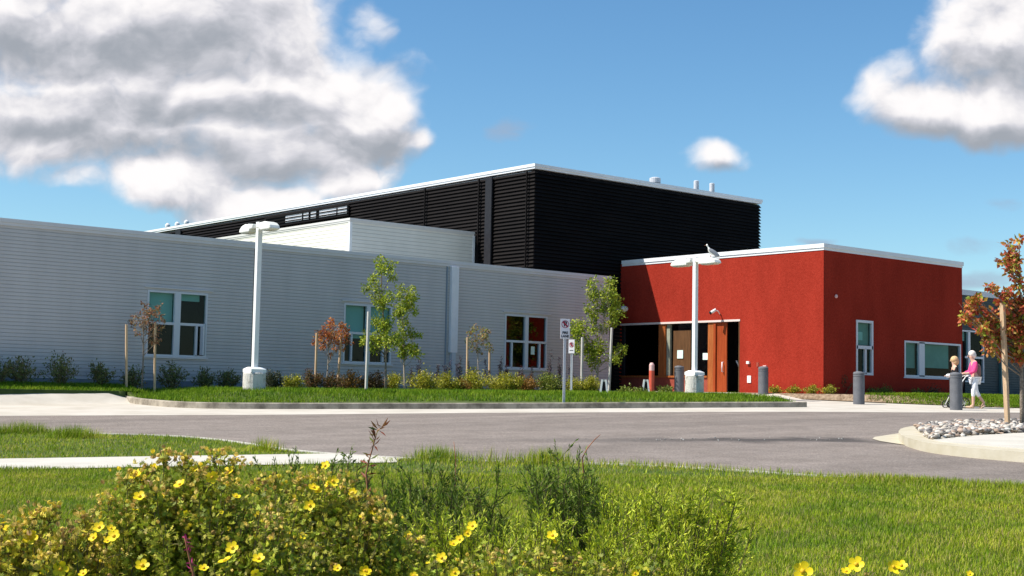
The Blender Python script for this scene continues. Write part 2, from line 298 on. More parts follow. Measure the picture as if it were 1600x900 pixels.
class MB:
    def __init__(s): s.V = []; s.F = []
    def add(s, V, F):
        k = len(s.V); s.V += [tuple(v) for v in V]; s.F += [tuple(i + k for i in f) for f in F]; return s
    def box(s, x0, x1, y0, y1, z0, z1):
        return s.add([(x0, y0, z0), (x1, y0, z0), (x1, y1, z0), (x0, y1, z0), (x0, y0, z1), (x1, y0, z1), (x1, y1, z1), (x0, y1, z1)],
                     [(0, 3, 2, 1), (4, 5, 6, 7), (0, 1, 5, 4), (1, 2, 6, 5), (2, 3, 7, 6), (3, 0, 4, 7)])
    def tube(s, pts, rads, n=8, cap=True):
        pts = [Vector(p) for p in pts]
        if not hasattr(rads, '__len__'): rads = [rads] * len(pts)
        up = Vector((0, 0, 1)); rings = []; k = len(s.V)
        for i, p in enumerate(pts):
            d = (pts[min(i + 1, len(pts) - 1)] - pts[max(i - 1, 0)]).normalized()
            a = d.cross(up if abs(d.z) < .9 else Vector((1, 0, 0))).normalized(); b = d.cross(a)
            for j in range(n):
                t = 2 * math.pi * j / n; s.V.append(tuple(p + (a * math.cos(t) + b * math.sin(t)) * rads[i]))
        for i in range(len(pts) - 1):
            for j in range(n):
                s.F.append((k + i * n + j, k + i * n + (j + 1) % n, k + (i + 1) * n + (j + 1) % n, k + (i + 1) * n + j))
        if cap:
            s.F.append(tuple(k + j for j in range(n))[::-1]); s.F.append(tuple(k + (len(pts) - 1) * n + j for j in range(n)))
        return s
    def lathe(s, prof, n=24, c=(0, 0, 0)):
        k = len(s.V)
        for r, z in prof:
            for j in range(n):
                t = 2 * math.pi * j / n; s.V.append((c[0] + r * math.cos(t), c[1] + r * math.sin(t), c[2] + z))
        for i in range(len(prof) - 1):
            for j in range(n): s.F.append((k + i * n + j, k + i * n + (j + 1) % n, k + (i + 1) * n + (j + 1) % n, k + (i + 1) * n + j))
        s.F.append(tuple(k + j for j in range(n))[::-1]); s.F.append(tuple(k + (len(prof) - 1) * n + j for j in range(n)))
        return s
    def prism(s, poly, vec):
        n = len(poly); k = len(s.V); vec = Vector(vec)
        s.V += [tuple(p) for p in poly] + [tuple(Vector(p) + vec) for p in poly]
        s.F.append(tuple(k + i for i in range(n))[::-1]); s.F.append(tuple(k + n + i for i in range(n)))
        for i in range(n): s.F.append((k + i, k + (i + 1) % n, k + n + (i + 1) % n, k + n + i))
        return s
    def ell(s, c, r, seg=12, rings=8, rot=None):
        k = len(s.V); c = Vector(c)
        for i in range(rings + 1):
            ph = math.pi * i / rings
            for j in range(seg):
                t = 2 * math.pi * j / seg
                v = Vector((r[0] * math.sin(ph) * math.cos(t), r[1] * math.sin(ph) * math.sin(t), r[2] * math.cos(ph)))
                if rot: v = rot @ v
                s.V.append(tuple(c + v))
        for i in range(rings):
            for j in range(seg): s.F.append((k + i * seg + j, k + (i + 1) * seg + j, k + (i + 1) * seg + (j + 1) % seg, k + i * seg + (j + 1) % seg))
        return s
    def build(s, name, m, parent=None, smooth=False, bevel=0):
        me = bpy.data.meshes.new(name); me.from_pydata(s.V, [], s.F); me.update()
        bm = bmesh.new(); bm.from_mesh(me)
        if not smooth: bmesh.ops.recalc_face_normals(bm, faces=bm.faces)
        bm.to_mesh(me); bm.free()
        if smooth: me.polygons.foreach_set('use_smooth', np.ones(len(me.polygons), bool))
        o = link(name, me, m, parent)
        if bevel:
            md = o.modifiers.new('bevel', 'BEVEL'); md.width = bevel; md.segments = 2; md.limit_method = 'ANGLE'
        return o
def tag(o, label=None, cat=None, group=None, kind=None):
    if label: o['label'] = label
    if cat: o['category'] = cat
    if group: o['group'] = group
    if kind: o['kind'] = kind
    return o
def thing(name, loc, label, cat, rz=0, group=None):
    o = bpy.data.objects.new(name, None); COL.objects.link(o); o.location = tuple(loc); o.rotation_euler = (0, 0, rz); o.empty_display_size = .2
    return tag(o, label, cat, group)
def dup(o, parent=None):
    c = o.copy(); COL.objects.link(c); c.parent = parent
    for ch in list(o.children): dup(ch, c)
    return c
def struct(o): o['kind'] = 'structure'; return o
def noi(n): return rng.random(n)
def randrot(n, tilt=1.0):
    """random rotation matrices"""
    q = rng.normal(size=(n, 4)); q /= np.linalg.norm(q, axis=1)[:, None]
    w, x, y, z = q.T
    return np.stack([1 - 2 * (y * y + z * z), 2 * (x * y - z * w), 2 * (x * z + y * w), 2 * (x * y + z * w), 1 - 2 * (x * x + z * z), 2 * (y * z - x * w),
                     2 * (x * z - y * w), 2 * (y * z + x * w), 1 - 2 * (x * x + y * y)], 1).reshape(n, 3, 3)
def frame_from(d):
    """matrices whose local +y axis points along d (n,3), random roll"""
    d = d / np.linalg.norm(d, axis=1)[:, None]
    r = rng.normal(size=d.shape); a = np.cross(d, r); a /= np.linalg.norm(a, axis=1)[:, None]; b = np.cross(a, d)
    return np.stack([a, d, b], 2)
def stamp(T, Fs, pos, R, s, jitter=None):
    """T (k,3) template; returns verts, list of face arrays"""
    n = len(pos); V = np.einsum('nij,kj->nki', R, T) * np.asarray(s).reshape(n, -1)[:, None, :] + pos[:, None, :]
    k = len(T); off = (np.arange(n) * k)[:, None, None]
    return V.reshape(-1, 3), [(np.asarray(f)[None] + off).reshape(-1, len(f[0])) for f in Fs]
LEAF = (np.array([[0, 0, 0], [.34, .45, .10], [0, 1, 0], [-.34, .45, .10], [0, .5, -.03]]), [[[0, 1, 4], [1, 2, 4], [2, 3, 4], [3, 0, 4]]])
QLEAF = (np.array([[0, 0, 0], [.3, .5, .06], [0, 1, 0], [-.3, .5, .06]]), [[[0, 1, 2], [0, 2, 3]]])
def palette(cols, n, var=.18):
    cols = np.array(cols); w = rng.integers(0, len(cols), n); t = noi(n)[:, None]; w2 = rng.integers(0, len(cols), n)
    c = cols[w] * (1 - t * .5) + cols[w2] * t * .5
    return c * (1 + (noi(n)[:, None] - .5) * 2 * var)
def join(parts):
    V = []; F = {}; off = 0; C = []
    for v, fs, c in parts:
        V.append(v); C.append(c)
        for f in fs: F.setdefault(f.shape[1], []).append(f + off)
        off += len(v)
    return np.concatenate(V), [np.concatenate(x) for x in F.values()], np.concatenate(C)

# ------------------------------------------------------------------ ground
def sstep(t): t = np.clip(t, 0, 1); return t * t * (3 - 2 * t)
K0 = hp(400, 639.4)[:2]; K1 = hp(1245, 636.5)[:2]; KD = (K1 - K0) / np.linalg.norm(K1 - K0); KN = np.array([-KD[1], KD[0]])
EDGE = np.array([[-60, 62], [-10, 40.2], *[hp(*q)[:2] for q in ((0, 650), (400, 648.5), (800, 645), (1245, 643.5), (1400, 644.5), (1600, 645))], [60, 8], [120, -25]])
def yedge(x): return np.interp(x, EDGE[:, 0], EDGE[:, 1])
def G0(x, y):
    z = plane(x, y); z = np.asarray(z, float)
    z = z + .30 * sstep((y - 36.2) / 1.0) * sstep((17.6 - x) / 1.2)
    t = sstep((x - 36.8) / 2.4) * sstep((y - 30) / 1.5)
    z = z * (1 - t) + .245 * t
    return np.clip(z, -1.75, .6)
FRONT_A = None
def GI(x, y):
    x = np.asarray(x, float); y = np.asarray(y, float)
    d = np.full(x.shape, 1e9)
    for p, q in zip(FRONT_A[:-1], FRONT_A[1:]):
        e = q - p; t = np.clip(((x - p[0]) * e[0] + (y - p[1]) * e[1]) / (e @ e), 0, 1); d = np.minimum(d, np.hypot(x - p[0] - t * e[0], y - p[1] - t * e[1]))
    pad = -.05 + .19 * (x - 16) / 22
    t = sstep(d / 2.4)
    z = (plane(x, y) + .155) * (1 - t) + pad * t
    ls = sstep((18.2 - x) / 1.4) * sstep((y - 36.6) / .8)
    zl = -.11 + .14 * sstep((y - 37.0) / 1.4)
    z = z * (1 - ls) + np.maximum(zl, z) * ls
    return z + .015 * np.sin(x * 1.7) * np.cos(y * 2.1)
def poly_sheet(name, pts, dz, m):
    V = [(p[0], p[1], plane(p[0], p[1]) + dz) for p in pts]; return struct(raw(name, V, [tuple(range(len(V)))], m))
# base sheet to the horizon
gx = np.concatenate([np.linspace(-1500, -80, 8), np.linspace(-60, 120, 61), np.linspace(150, 1500, 8)]); gy = gx.copy()
GXX, GYY = np.meshgrid(gx, gy, indexing='ij'); GZ = np.clip(plane(GXX, GYY), -1.75, -.1) - .12
n = len(gx); ii = (np.arange(n - 1)[:, None] * n + np.arange(n - 1)[None]).ravel()
struct(raw('ground', np.stack([GXX, GYY, GZ], -1).reshape(-1, 3), np.stack([ii, ii + n, ii + n + 1, ii + 1], 1), 'soil'))
NEAR = [(-60, 52), (-12, 32.5), (5, 26.0), (8.98, 24.0), (10.2, 22.7), (10.9, 21.6), (11.08, 20.6), (11.05, 19.4), (10.92, 18.2), (11.0, 17.2), (11.3, 16.2), (11.75, 15.3), (12.5, 14.4), (13.2, 13.6), (13.7, 12.7), (13.95, 11.9), (14.4, 10.3), (14.95, 8.5), (16.2, 4), (18, -3), (21, -20)]
road = [tuple(p) for p in NEAR] + [(125, -60), (120, -25), *[tuple(p) for p in EDGE[::-1][1:]]]
poly_sheet('road', road, 0, 'asphalt')
# near lawn base and near footpath
poly_sheet('lawn', [tuple(p) for p in NEAR][::-1] + [(-60, -20)][::1] + [], .085, 'soil')
SWA = np.array([6.731, 18.343]); SWD = np.array([.945, -.327]); SWN = np.array([.327, .945])
def swp(s, w): return SWA + SWD * s + SWN * w
poly_sheet('footpath', [swp(-40, 0.05), swp(-40, -1.75), swp(4.9, -1.62), swp(5.15, -1.0), swp(4.75, -.35), swp(4.45, 0.05)], .10, 'concrete_white')
MBk = MB()
def sweep_kerb(pts, w, z0f, h, inner=+1, name='kerb', m='kerb', gut=0):
    """kerb along a polyline; the kerb body lies on the left of the direction of travel"""
    pts = [np.array(p[:2]) for p in pts]; V = []; F = []
    for i, p in enumerate(pts):
        d = pts[min(i + 1, len(pts) - 1)] - pts[max(i - 1, 0)]; d /= np.linalg.norm(d); nn = np.array([-d[1], d[0]]) * inner
        z = z0f(p[0], p[1])
        a = p; b = p + nn * .02; c = p + nn * (.035); e = p + nn * w
        V += [(a[0], a[1], z - .1), (a[0] + nn[0] * .012, a[1] + nn[1] * .012, z + h - .02), (c[0], c[1], z + h), (e[0], e[1], z + h), (e[0], e[1], z - .1)]
    for i in range(len(pts) - 1):
        for j in range(4): F.append((i * 5 + j, (i + 1) * 5 + j, (i + 1) * 5 + j + 1, i * 5 + j + 1))
    n5 = (len(pts) - 1) * 5; F += [(0, 1, 2, 3, 4), (n5 + 4, n5 + 3, n5 + 2, n5 + 1, n5)]
    o = raw(name, V, F, m); bm = bmesh.new(); bm.from_mesh(o.data); bmesh.ops.recalc_face_normals(bm, faces=bm.faces); bm.to_mesh(o.data); bm.free()
    return struct(o)
def smooth_poly(pts, k=4):
    pts = [np.array(p[:2], float) for p in pts]; out = []
    for i in range(len(pts) - 1):
        p0 = pts[max(i - 1, 0)]; p1 = pts[i]; p2 = pts[i + 1]; p3 = pts[min(i + 2, len(pts) - 1)]
        for t in np.linspace(0, 1, k, endpoint=False):
            out.append(.5 * ((2 * p1) + (-p0 + p2) * t + (2 * p0 - 5 * p1 + 4 * p2 - p3) * t * t + (-p0 + 3 * p1 - 3 * p2 + p3) * t ** 3))
    out.append(pts[-1]); return out
sweep_kerb(smooth_poly(NEAR, 3), .16, plane, .10, inner=-1, name='near_kerb', m='concrete_white')

# far concrete: gutter, apron on the left, sidewalk on the right
xs = np.concatenate([np.arange(-20, 50, .5), np.arange(50, 90, 4)]); rows = np.concatenate([[0, .03, .06], np.linspace(.1, 1, 34)])
V = []
for x in xs:
    y0 = yedge(x); y1 = max(41.5, y0 + 6)
    for r in rows:
        y = y0 + (y1 - y0) * r; V.append((x, y, float(G0(x, y)) + .004))
n = len(rows); ii = (np.arange(len(xs) - 1)[:, None] * n + np.arange(n - 1)[None]).ravel()
struct(raw('pavement', V, np.stack([ii, ii + n, ii + n + 1, ii + 1], 1), 'concrete'))

# island
ISL_PX = [(192, 627), (205, 630.5), (230, 633.5), (265, 636.5), (320, 638.6), (400, 639.4), (600, 639.4), (800, 639), (1000, 637.8), (1245, 636.5)]
front = smooth_poly([hp(*q) for q in ISL_PX], 5)
nose = front[0]
back_nose = [np.array((17.55, 38.6)), nose + np.array((.12, .55))]
FRONT_A = [np.array(p[:2]) for p in front[::2]] + [K1]
ISL = front + [K1 + np.array((.25, .35)), np.array((35.2, 30.5)), np.array((36.4, 34)), np.array((37.6, 39.15)), np.array((17.3, 39.15))]
def inside(poly, X, Y):
    poly = np.array([p[:2] for p in poly]); c = np.zeros(X.shape, bool); j = len(poly) - 1
    for i in range(len(poly)):
        xi, yi = poly[i]; xj, yj = poly[j]
        with np.errstate(divide='ignore', invalid='ignore'):
            c ^= ((yi > Y) != (yj > Y)) & (X < (xj - xi) * (Y - yi) / (yj - yi + 1e-12) + xi)
        j = i
    return c
def grid_sheet(name, poly, zf, m, step=.12, clear=0):
    P_ = np.array([p[:2] for p in poly]); x0, y0 = P_.min(0); x1, y1 = P_.max(0)
    gx = np.arange(x0, x1 + step, step); gy = np.arange(y0, y1 + step, step); X, Y = np.meshgrid(gx, gy, indexing='ij')
    cx = X[:-1, :-1] + step / 2; cy = Y[:-1, :-1] + step / 2; keep = inside(poly, cx, cy)
    if clear:
        dm = np.full(cx.shape, 9.)
        for p, q in zip(FRONT_A[:-1], FRONT_A[1:]):
            e = q - p; t = np.clip(((cx - p[0]) * e[0] + (cy - p[1]) * e[1]) / (e @ e), 0, 1); dm = np.minimum(dm, np.hypot(cx - p[0] - t * e[0], cy - p[1] - t * e[1]))
        keep &= dm > clear
    n = len(gy); I, J = np.nonzero(keep); q = np.stack([I * n + J, (I + 1) * n + J, (I + 1) * n + J + 1, I * n + J + 1], 1)
    used, inv = np.unique(q, return_inverse=True); Vv = np.stack([X.ravel()[used], Y.ravel()[used], zf(X.ravel()[used], Y.ravel()[used])], 1)
    o = raw(name, Vv, inv.reshape(q.shape), m); bm = bmesh.new(); bm.from_mesh(o.data)
    ex = bmesh.ops.extrude_edge_only(bm, edges=[e for e in bm.edges if e.is_boundary]); bmesh.ops.translate(bm, vec=(0, 0, -.4), verts=[v for v in ex['geom'] if isinstance(v, bmesh.types.BMVert)])
    bm.to_mesh(o.data); bm.free(); return struct(o)
cen = np.mean([p[:2] for p in ISL], 0)
grid_sheet('island_lawn', ISL, lambda x, y: GI(x, y) - .012, 'soil', .06, .12)
sweep_kerb(back_nose + front + [K1 + KD * .35], .17, plane, .165, inner=+1, name='kerb', m='kerb')
# grass strip by the wall on the left
STRIP = [(-10, 37.0), (17.0, 37.0), (17.5, 39.15), (-10, 39.15)]
grid_sheet('wall_strip_lawn', STRIP, lambda x, y: -.10 + .14 * sstep((y - 37.0) / 1.4), 'soil', .2)
# bed and lawn in front of the red block on the right
BEDE = np.array([[38.45, 30.6], *[hp(*q)[:2] for q in ((1290, 626), (1340, 628.5), (1400, 631), (1500, 635), (1600, 638.5))], [60, 13]])
def bedz(x, y):
    y0 = np.interp(x, BEDE[:, 0], BEDE[:, 1]); y1 = np.where(x < 39.7, 33.3, 30.3)
    y1 = np.where(x > 48.3, 37, y1)
    t = sstep((y - y0) / 2.6)
    return (plane(x, y0) + .03) * (1 - t) + .24 * t
xs = np.concatenate([np.arange(38.45, 39.7, .3), [39.68, 39.70], np.arange(39.9, 62, .4)]); V = []
for x in xs:
    y0 = np.interp(x, BEDE[:, 0], BEDE[:, 1]); y1 = 33.3 if x < 39.69 else (30.28 if x < 48.3 else 42)
    for r in np.linspace(0, 1, 14): y = y0 + (y1 - y0) * r; V.append((x, y, float(bedz(x, y))))
ii = (np.arange(len(xs) - 1)[:, None] * 14 + np.arange(13)[None]).ravel()
struct(raw('planting_bed', V, np.stack([ii, ii + 14, ii + 15, ii + 1], 1), 'mulch'))

# ------------------------------------------------------------------ buildings
def wall_x(MBo, x0, x1, y, z0, z1, openings, depth, sgn):
    """wall in a plane y = const (faces -y); openings (x0,x1,z0,z1), reveals go back by depth"""
    xs = sorted({x0, x1, *[o[0] for o in openings], *[o[1] for o in openings]}); zs = sorted({z0, z1, *[o[2] for o in openings], *[o[3] for o in openings]})
    for a, b in zip(xs, xs[1:]):
        for c, d in zip(zs, zs[1:]):
            mx_, mz = (a + b) / 2, (c + d) / 2
            if any(o[0] < mx_ < o[1] and o[2] < mz < o[3] for o in openings): continue
            MBo.add([(a, y, c), (b, y, c), (b, y, d), (a, y, d)], [(0, 1, 2, 3)])
    for a, b, c, d in openings:
        y2 = y + depth
        MBo.add([(a, y, c), (a, y2, c), (a, y2, d), (a, y, d), (b, y, c), (b, y2, c), (b, y2, d), (b, y, d)], [(0, 3, 2, 1), (4, 5, 6, 7), (0, 1, 5, 4), (3, 7, 6, 2)])
def swap(mb): mb.V = [(y, x, z) for x, y, z in mb.V]; mb.F = [f[::-1] for f in mb.F]; return mb
def box_part(name, m, parent, *b, bevel=0): return MB().box(*b).build(name, m, parent, bevel=bevel)
def coping(parent, x0, x1, y0, y1, z1, h, m, out=.05, w=.35, name='coping', ends=True):
    mb = MB(); z0 = z1 - h
    # ring of caps with a slim drip line below
    for dz0, dz1, oo in ((h * .0, h * .42, out * .55), (h * .42, h, out)):
        a0, a1, b0, b1 = x0 - oo, x1 + oo, y0 - oo, y1 + oo
        mb.box(a0, a1, b0, b0 + w, z0 + dz0, z0 + dz1); mb.box(a0, a1, b1 - w, b1, z0 + dz0, z0 + dz1)
        mb.box(a0, a0 + w, b0 + w, b1 - w, z0 + dz0, z0 + dz1); mb.box(a1 - w, a1, b0 + w, b1 - w, z0 + dz0, z0 + dz1)
    return mb.build(name, m, parent)
def window_x(parent, x0, x1, y, z0, z1, lites, blinds, label=None, gm='glass', fw=.06, mull=.16, blindm='blind', room=1.6):
    """lites: list of (fx0,fx1,fz0,fz1) fractions ; first-level central mullion handled by the caller via gaps"""
    f = MB(); yo = y - .02; yi = y + .09
    f.box(x0, x1, yo, yi, z0, z0 + fw); f.box(x0, x1, yo, yi, z1 - fw, z1); f.box(x0, x0 + fw, yo, yi, z0 + fw, z1 - fw); f.box(x1 - fw, x1, yo, yi, z0 + fw, z1 - fw)
    for b in lites: f.box(x0 + b[0] * (x1 - x0), x0 + b[1] * (x1 - x0), yo + b[4], yi, z0 + b[2] * (z1 - z0), z0 + b[3] * (z1 - z0))
    w = f.build('window', 'frame', parent)
    if label: w['label'] = label
    g = MB().add([(x0 + fw, y + .05, z0 + fw), (x1 - fw, y + .05, z0 + fw), (x1 - fw, y + .05, z1 - fw), (x0 + fw, y + .05, z1 - fw)], [(0, 1, 2, 3)]).build('pane', gm, w)
    for (a, b, c, d) in blinds:
        MB().box(x0 + a * (x1 - x0), x0 + b * (x1 - x0), y + .16, y + .17, z0 + c * (z1 - z0), z0 + d * (z1 - z0)).build('blind', blindm, w)
    r = MB(); X0, X1, Z0, Z1, Y1 = x0 - .5, x1 + .5, z0 - .6, z1 + .15, y + room
    r.add([(X0, y + .12, Z0), (X1, y + .12, Z0), (X1, Y1, Z0), (X0, Y1, Z0), (X0, y + .12, Z1), (X1, y + .12, Z1), (X1, Y1, Z1), (X0, Y1, Z1)], [(0, 1, 2, 3), (4, 7, 6, 5), (1, 5, 6, 2), (2, 6, 7, 3), (3, 7, 4, 0)])
    r.build('room_wall', 'room', w)
    return w
XR, YR, ZR = 39.69, 30.289, 5.515
YK, XK, ZK = 40.41, 34.987, 8.93
XKR = 48.33
YG, ZG, XGR = 39.2, 4.70, 37.93

# grey wing
gw = thing('grey_wing', (26, 41, 0), 'long single-storey wing clad in blue-grey horizontal siding, left of the red block', 'building')
wins = [(hy(229, 500, YG)[0], hy(323.5, 500, YG)[0]), (hy(537, 500, YG)[0], hy(612, 500, YG)[0]), (hy(789, 500, YG)[0], hy(855, 500, YG)[0])]
ZS, ZH = .965, 2.955
ops = [(a, b, ZS, ZH) for a, b in wins]
XJ = hy(697.5, 500, YG)[0]
gw.location = (0, 0, 0)
w1 = MB(); wall_x(w1, -8, XJ, YG, -.25, ZG - .12, ops[:2], .12, 1); w1.build('wall', 'grey_siding', gw)
w2 = MB(); wall_x(w2, XJ, XGR, YG, -.25, ZG - .12, ops[2:], .12, 1)
w2.add([(XGR, YG, -.25), (XGR, YK - .01, -.25), (XGR, YK - .01, ZG - .12), (XGR, YG, ZG - .12)], [(0, 1, 2, 3)]); o = w2.build('wall', 'purple_siding', gw); o['label'] = 'slightly warmer grey wall section right of the downspout'
w3 = MB(); w3.box(-8, XGR, YG + 1.75, 47, -.2, ZG - .4); w3.build('back_wall', 'grey_siding', gw)
MB().box(-8, XGR - .02, YG + .02, 47, ZG - .4, ZG - .3).build('roof', 'roof', gw)
cp = MB(); cp.box(-8.05, XGR + .05, YG - .05, YG + .3, ZG - .11, ZG); cp.box(-8.03, XGR + .03, YG - .03, YG + .3, ZG - .2, ZG - .112); cp.box(XGR - .3, XGR + .05, YG + .3, YK - .01, ZG - .2, ZG); cp.build('coping', 'coping_grey', gw)
fl = MB().box(-8, XGR, YG - .02, YG - .001, .232, .262); fl.build('foundation_flashing', 'coping_grey', gw)
MB().box(-8, XGR, YG - .012, YG - .0015, -.25, .232).build('foundation', mat('foundation_concrete', (.2, .23, .28), (.26, .29, .33), .85, 4), gw)
for xx in (hy(395, 500, YG)[0],):
    MB().box(xx - .02, xx + .02, YG - .012, YG - .003, .27, ZG - .2).build('expansion_joint', 'black_post', gw)
for x_ in (hy(697.5, 500, YG)[0],):
    MB().box(x_ - .05, x_ + .0, YG - .03, YG - .003, .27, ZG - .2).build('corner_trim', mat('trim_blue_grey', (.24, .28, .34), None, .6), gw)
xd = hy(707, 500, YG)[0]
MB().box(xd - .17, xd + .15, YG - .14, YG - .004, hy(705, 551, YG)[2], ZG - .2).build('downspout', mat('pale_lilac_metal', (.78, .75, .78), (.82, .79, .82), .5), gw, bevel=.01)
MB().box(xd - .10, xd + .06, YG - .16, YG - .004, .0, hy(705, 551, YG)[2]).build('downpipe', 'coping_mid', gw)
T = .035
def lites_std(left_case, right_case, mull=(.465, .545)):
    L_ = [(*mull, 0, 1, -.01), (.02, mull[0], .485, .525, 0), (mull[1], .98, .485, .525, 0)]
    if left_case: L_.append((.155, .185, .02, .49, .0))
    if right_case: L_.append((.81, .845, .02, .49, .0))
    return L_
w = window_x(gw, *wins[0], YG, ZS, ZH, lites_std(False, True, (.445, .545)), [(.03, .45, .53, 1.0), (.55, .9, .87, 1.0)], 'window with an open casement behind the small brown-leaved tree')
MB().box(wins[0][0] + .885 * (wins[0][1] - wins[0][0]), wins[0][0] + .91 * (wins[0][1] - wins[0][0]), YG - .22, YG - .03, ZS + .08, ZS + .96).build('casement', 'frame', w)
window_x(gw, *wins[1], YG, ZS, ZH, lites_std(True, True), [(.02, .46, .42, 1.0), (.55, 1, .42, 1.0)], 'window with teal blinds behind the taller green tree')
window_x(gw, *wins[2], YG, ZS, ZH, lites_std(True, True), [], 'window with dark red reflections left of the parking sign', gm='glass_reflecting')
MB().add([(wins[2][0] + 1.32, YG + .045, ZS + .55), (wins[2][0] + 1.5, YG + .045, ZS + .55), (wins[2][0] + 1.5, YG + .045, ZS + .85), (wins[2][0] + 1.32, YG + .045, ZS + .85)], [(0, 1, 2, 3)]).build('notice', 'paper', gw)
for a, b in wins:
    MB().box(a - .1, b + .16, YG - .045, YG - .003, ZH + .07, ZH + .10).build('head_flashing', 'coping_grey', gw)
    MB().box(a - .06, b + .06, YG - .05, YG - .003, ZS - .05, ZS - .004).build('window_sill', 'coping_grey', gw)
for ww in ((.30, .40), (.60, .66)):
    pass

# black hall with louvred cladding
bh = thing('black_hall', (0, 0, 0), 'tall black hall clad in horizontal louvres with a white roof edge', 'building')
YKB = 82.
core = MB(); core.box(XK + .06, XKR - .06, YK + .06, YKB, 0, ZK - .25); core.build('wall', 'black', bh)
pitch = .145; sl_ = MB(); zz = .3
cw0 = hx(548, 330, XK); cw1 = hx(418, 340, XK)          # clerestory band on the left face
cz1 = hx(548, 318.5, XK)[2]; cz0 = hx(548, 337, XK)[2]
def slat(mb, x0, x1, y0, y1, z, out, h):
    mb.add([(x0 - out, y0 - out, z), (x1 + out, y0 - out, z), (x1, y0, z + h), (x0, y0, z + h)], [(0, 1, 2, 3)])       # front face slats, lower edge out
while zz < ZK - .3:
    h = pitch * .9; o_ = .055
    # ring: lower edge juts out, upper edge tucked in
    A = [(XK - o_, YK - o_), (XKR + o_, YK - o_), (XKR + o_, YKB), (XK - o_, YKB)]; B = [(XK + .02, YK + .02), (XKR - .02, YK + .02), (XKR - .02, YKB), (XK + .02, YKB)]
    k = len(sl_.V)
    sl_.V += [(x, y, zz) for x, y in A] + [(x, y, zz + h) for x, y in B] + [(x, y, zz + .012) for x, y in B]
    for i, j in ((0, 1), (1, 2), (3, 0)):
        sl_.F.append((k + i, k + j, k + 4 + j, k + 4 + i)); sl_.F.append((k + j, k + i, k + 8 + i, k + 8 + j))
    zz += pitch
# open louvre band: remove the sloped faces in front of the clerestory by rebuilding as thin blades
o = sl_.build('louvre_cladding', 'black_slat', bh)
cl = MB(); ya, yb = sorted((cw0[1], cw1[1]))
# glazing set in front of the cladding line, carried in a shallow dark frame, blades run across it
MB().box(XK - .10, XK - .088, ya, yb, cz0, cz1).build('clerestory_frame', 'black', bh)
yy = ya + .15; segs = []
rs = random.Random(3)
for wdt, gap in ((.75, .12), (1.45, .3), (.45, .2), (.45, .15), (1.5, .6), (1.5, .18), (1.5, .35), (.9, .2), (.35, .12), (1.9, .35), (1.9, .25), (1.2, .2), (1.0, .2), (1.0, .3)):
    if yy + wdt > yb: break
    segs.append((yy, yy + wdt)); yy += wdt + gap
band = MT['clerestory'] = mat('clerestory_painted_reflection', (.62, .60, .62), (.85, .82, .82), .3, 1.1, 4, spec=.5)  # pale diffuse colour stands in for sky reflected in the panes
for a, b in segs: MB().box(XK - .125, XK - .102, a, b, cz0 + .12, cz1 - .04).build('clerestory_window', band, bh)
bl = MB(); zz = cz0
while zz < cz1: bl.box(XK - .165, XK - .14, ya - .02, yb, zz, zz + .05); zz += .15
bl.build('louvre_blade', 'black_slat', bh)
coping(bh, XK - .03, XKR + .03, YK - .03, YKB, ZK, .19, 'coping_white', out=.07)
MB().box(XK, XKR, YK + .2, YKB - .2, ZK - .3, ZK - .25).build('roof', 'roof', bh)
for px_, wd in ((767, .2), (283, .3), (751, .03), (826, .02), (667, .02)):
    q = hx(px_, 330, XK); MB().box(XK - .15, XK - .09, q[1] - wd, q[1] + wd, .3, ZK - .26).build('pilaster' if wd > .1 else 'cladding_joint', 'black_post' if wd > .1 else 'black_slat', bh)
q = hy(1023.5, 283, YK + 1.2)
MB().lathe([(.14, -.7), (.14, 0), (.24, .02), (.24, .22), (.14, .26), (.1, .26)], 16, (q[0], q[1], q[2] - .1)).build('roof_vent', 'steel', bh)
for px_, py_ in ((1088, 283), (1112.5, 287)):
    q = hy(px_, py_, YK + 1.2); MB().lathe([(.115, -.9), (.115, 0), (.09, .02)], 16, q).build('vent_pipe', 'steel', bh)
for px_, py_ in ((262, 352), (277, 350), (291.5, 347)):
    q = hx(px_, py_, XK + 1.0); MB().lathe([(.09, -.6), (.1, -.12), (.14, -.1), (.14, .03), (.05, .12)], 12, q).build('roof_vent', 'white_paint', bh)

# white upper storey
qe = hx(742, 364, XK - .1); yW, zW = qe[1], qe[2]
qc = hy(547.3, 339, yW); xW = qc[0]; zW = (zW + qc[2]) / 2
ql = hx(340, 370, xW); yWl = min(ql[1] + 6, 80)
wb = thing('white_upper_storey', (0, 0, 0), 'white horizontally clad upper storey between the grey wing and the black hall', 'building')
MB().box(xW, XK - .12, yW, yWl, ZG - .6, zW - .15).build('wall', 'white_siding', wb)
MB().box(xW + .02, XK - .13, yW + .02, yWl - .02, zW - .15, zW - .1).build('roof', 'roof', wb)
coping(wb, xW, XK - .17, yW, yWl, zW, .15, mat('bone_coping', (.62, .60, .57), (.66, .64, .6), .5), out=.04, w=.3)
MB().box(XK - .2, XK - .1, yW - .02, yW + .1, ZG - .6, zW - .15).build('corner_trim', 'white_paint', wb)
MB().box(xW - .012, xW + .1, yW - .012, yW + .1, ZG - .6, zW - .151).build('corner_trim', 'white_paint', wb)

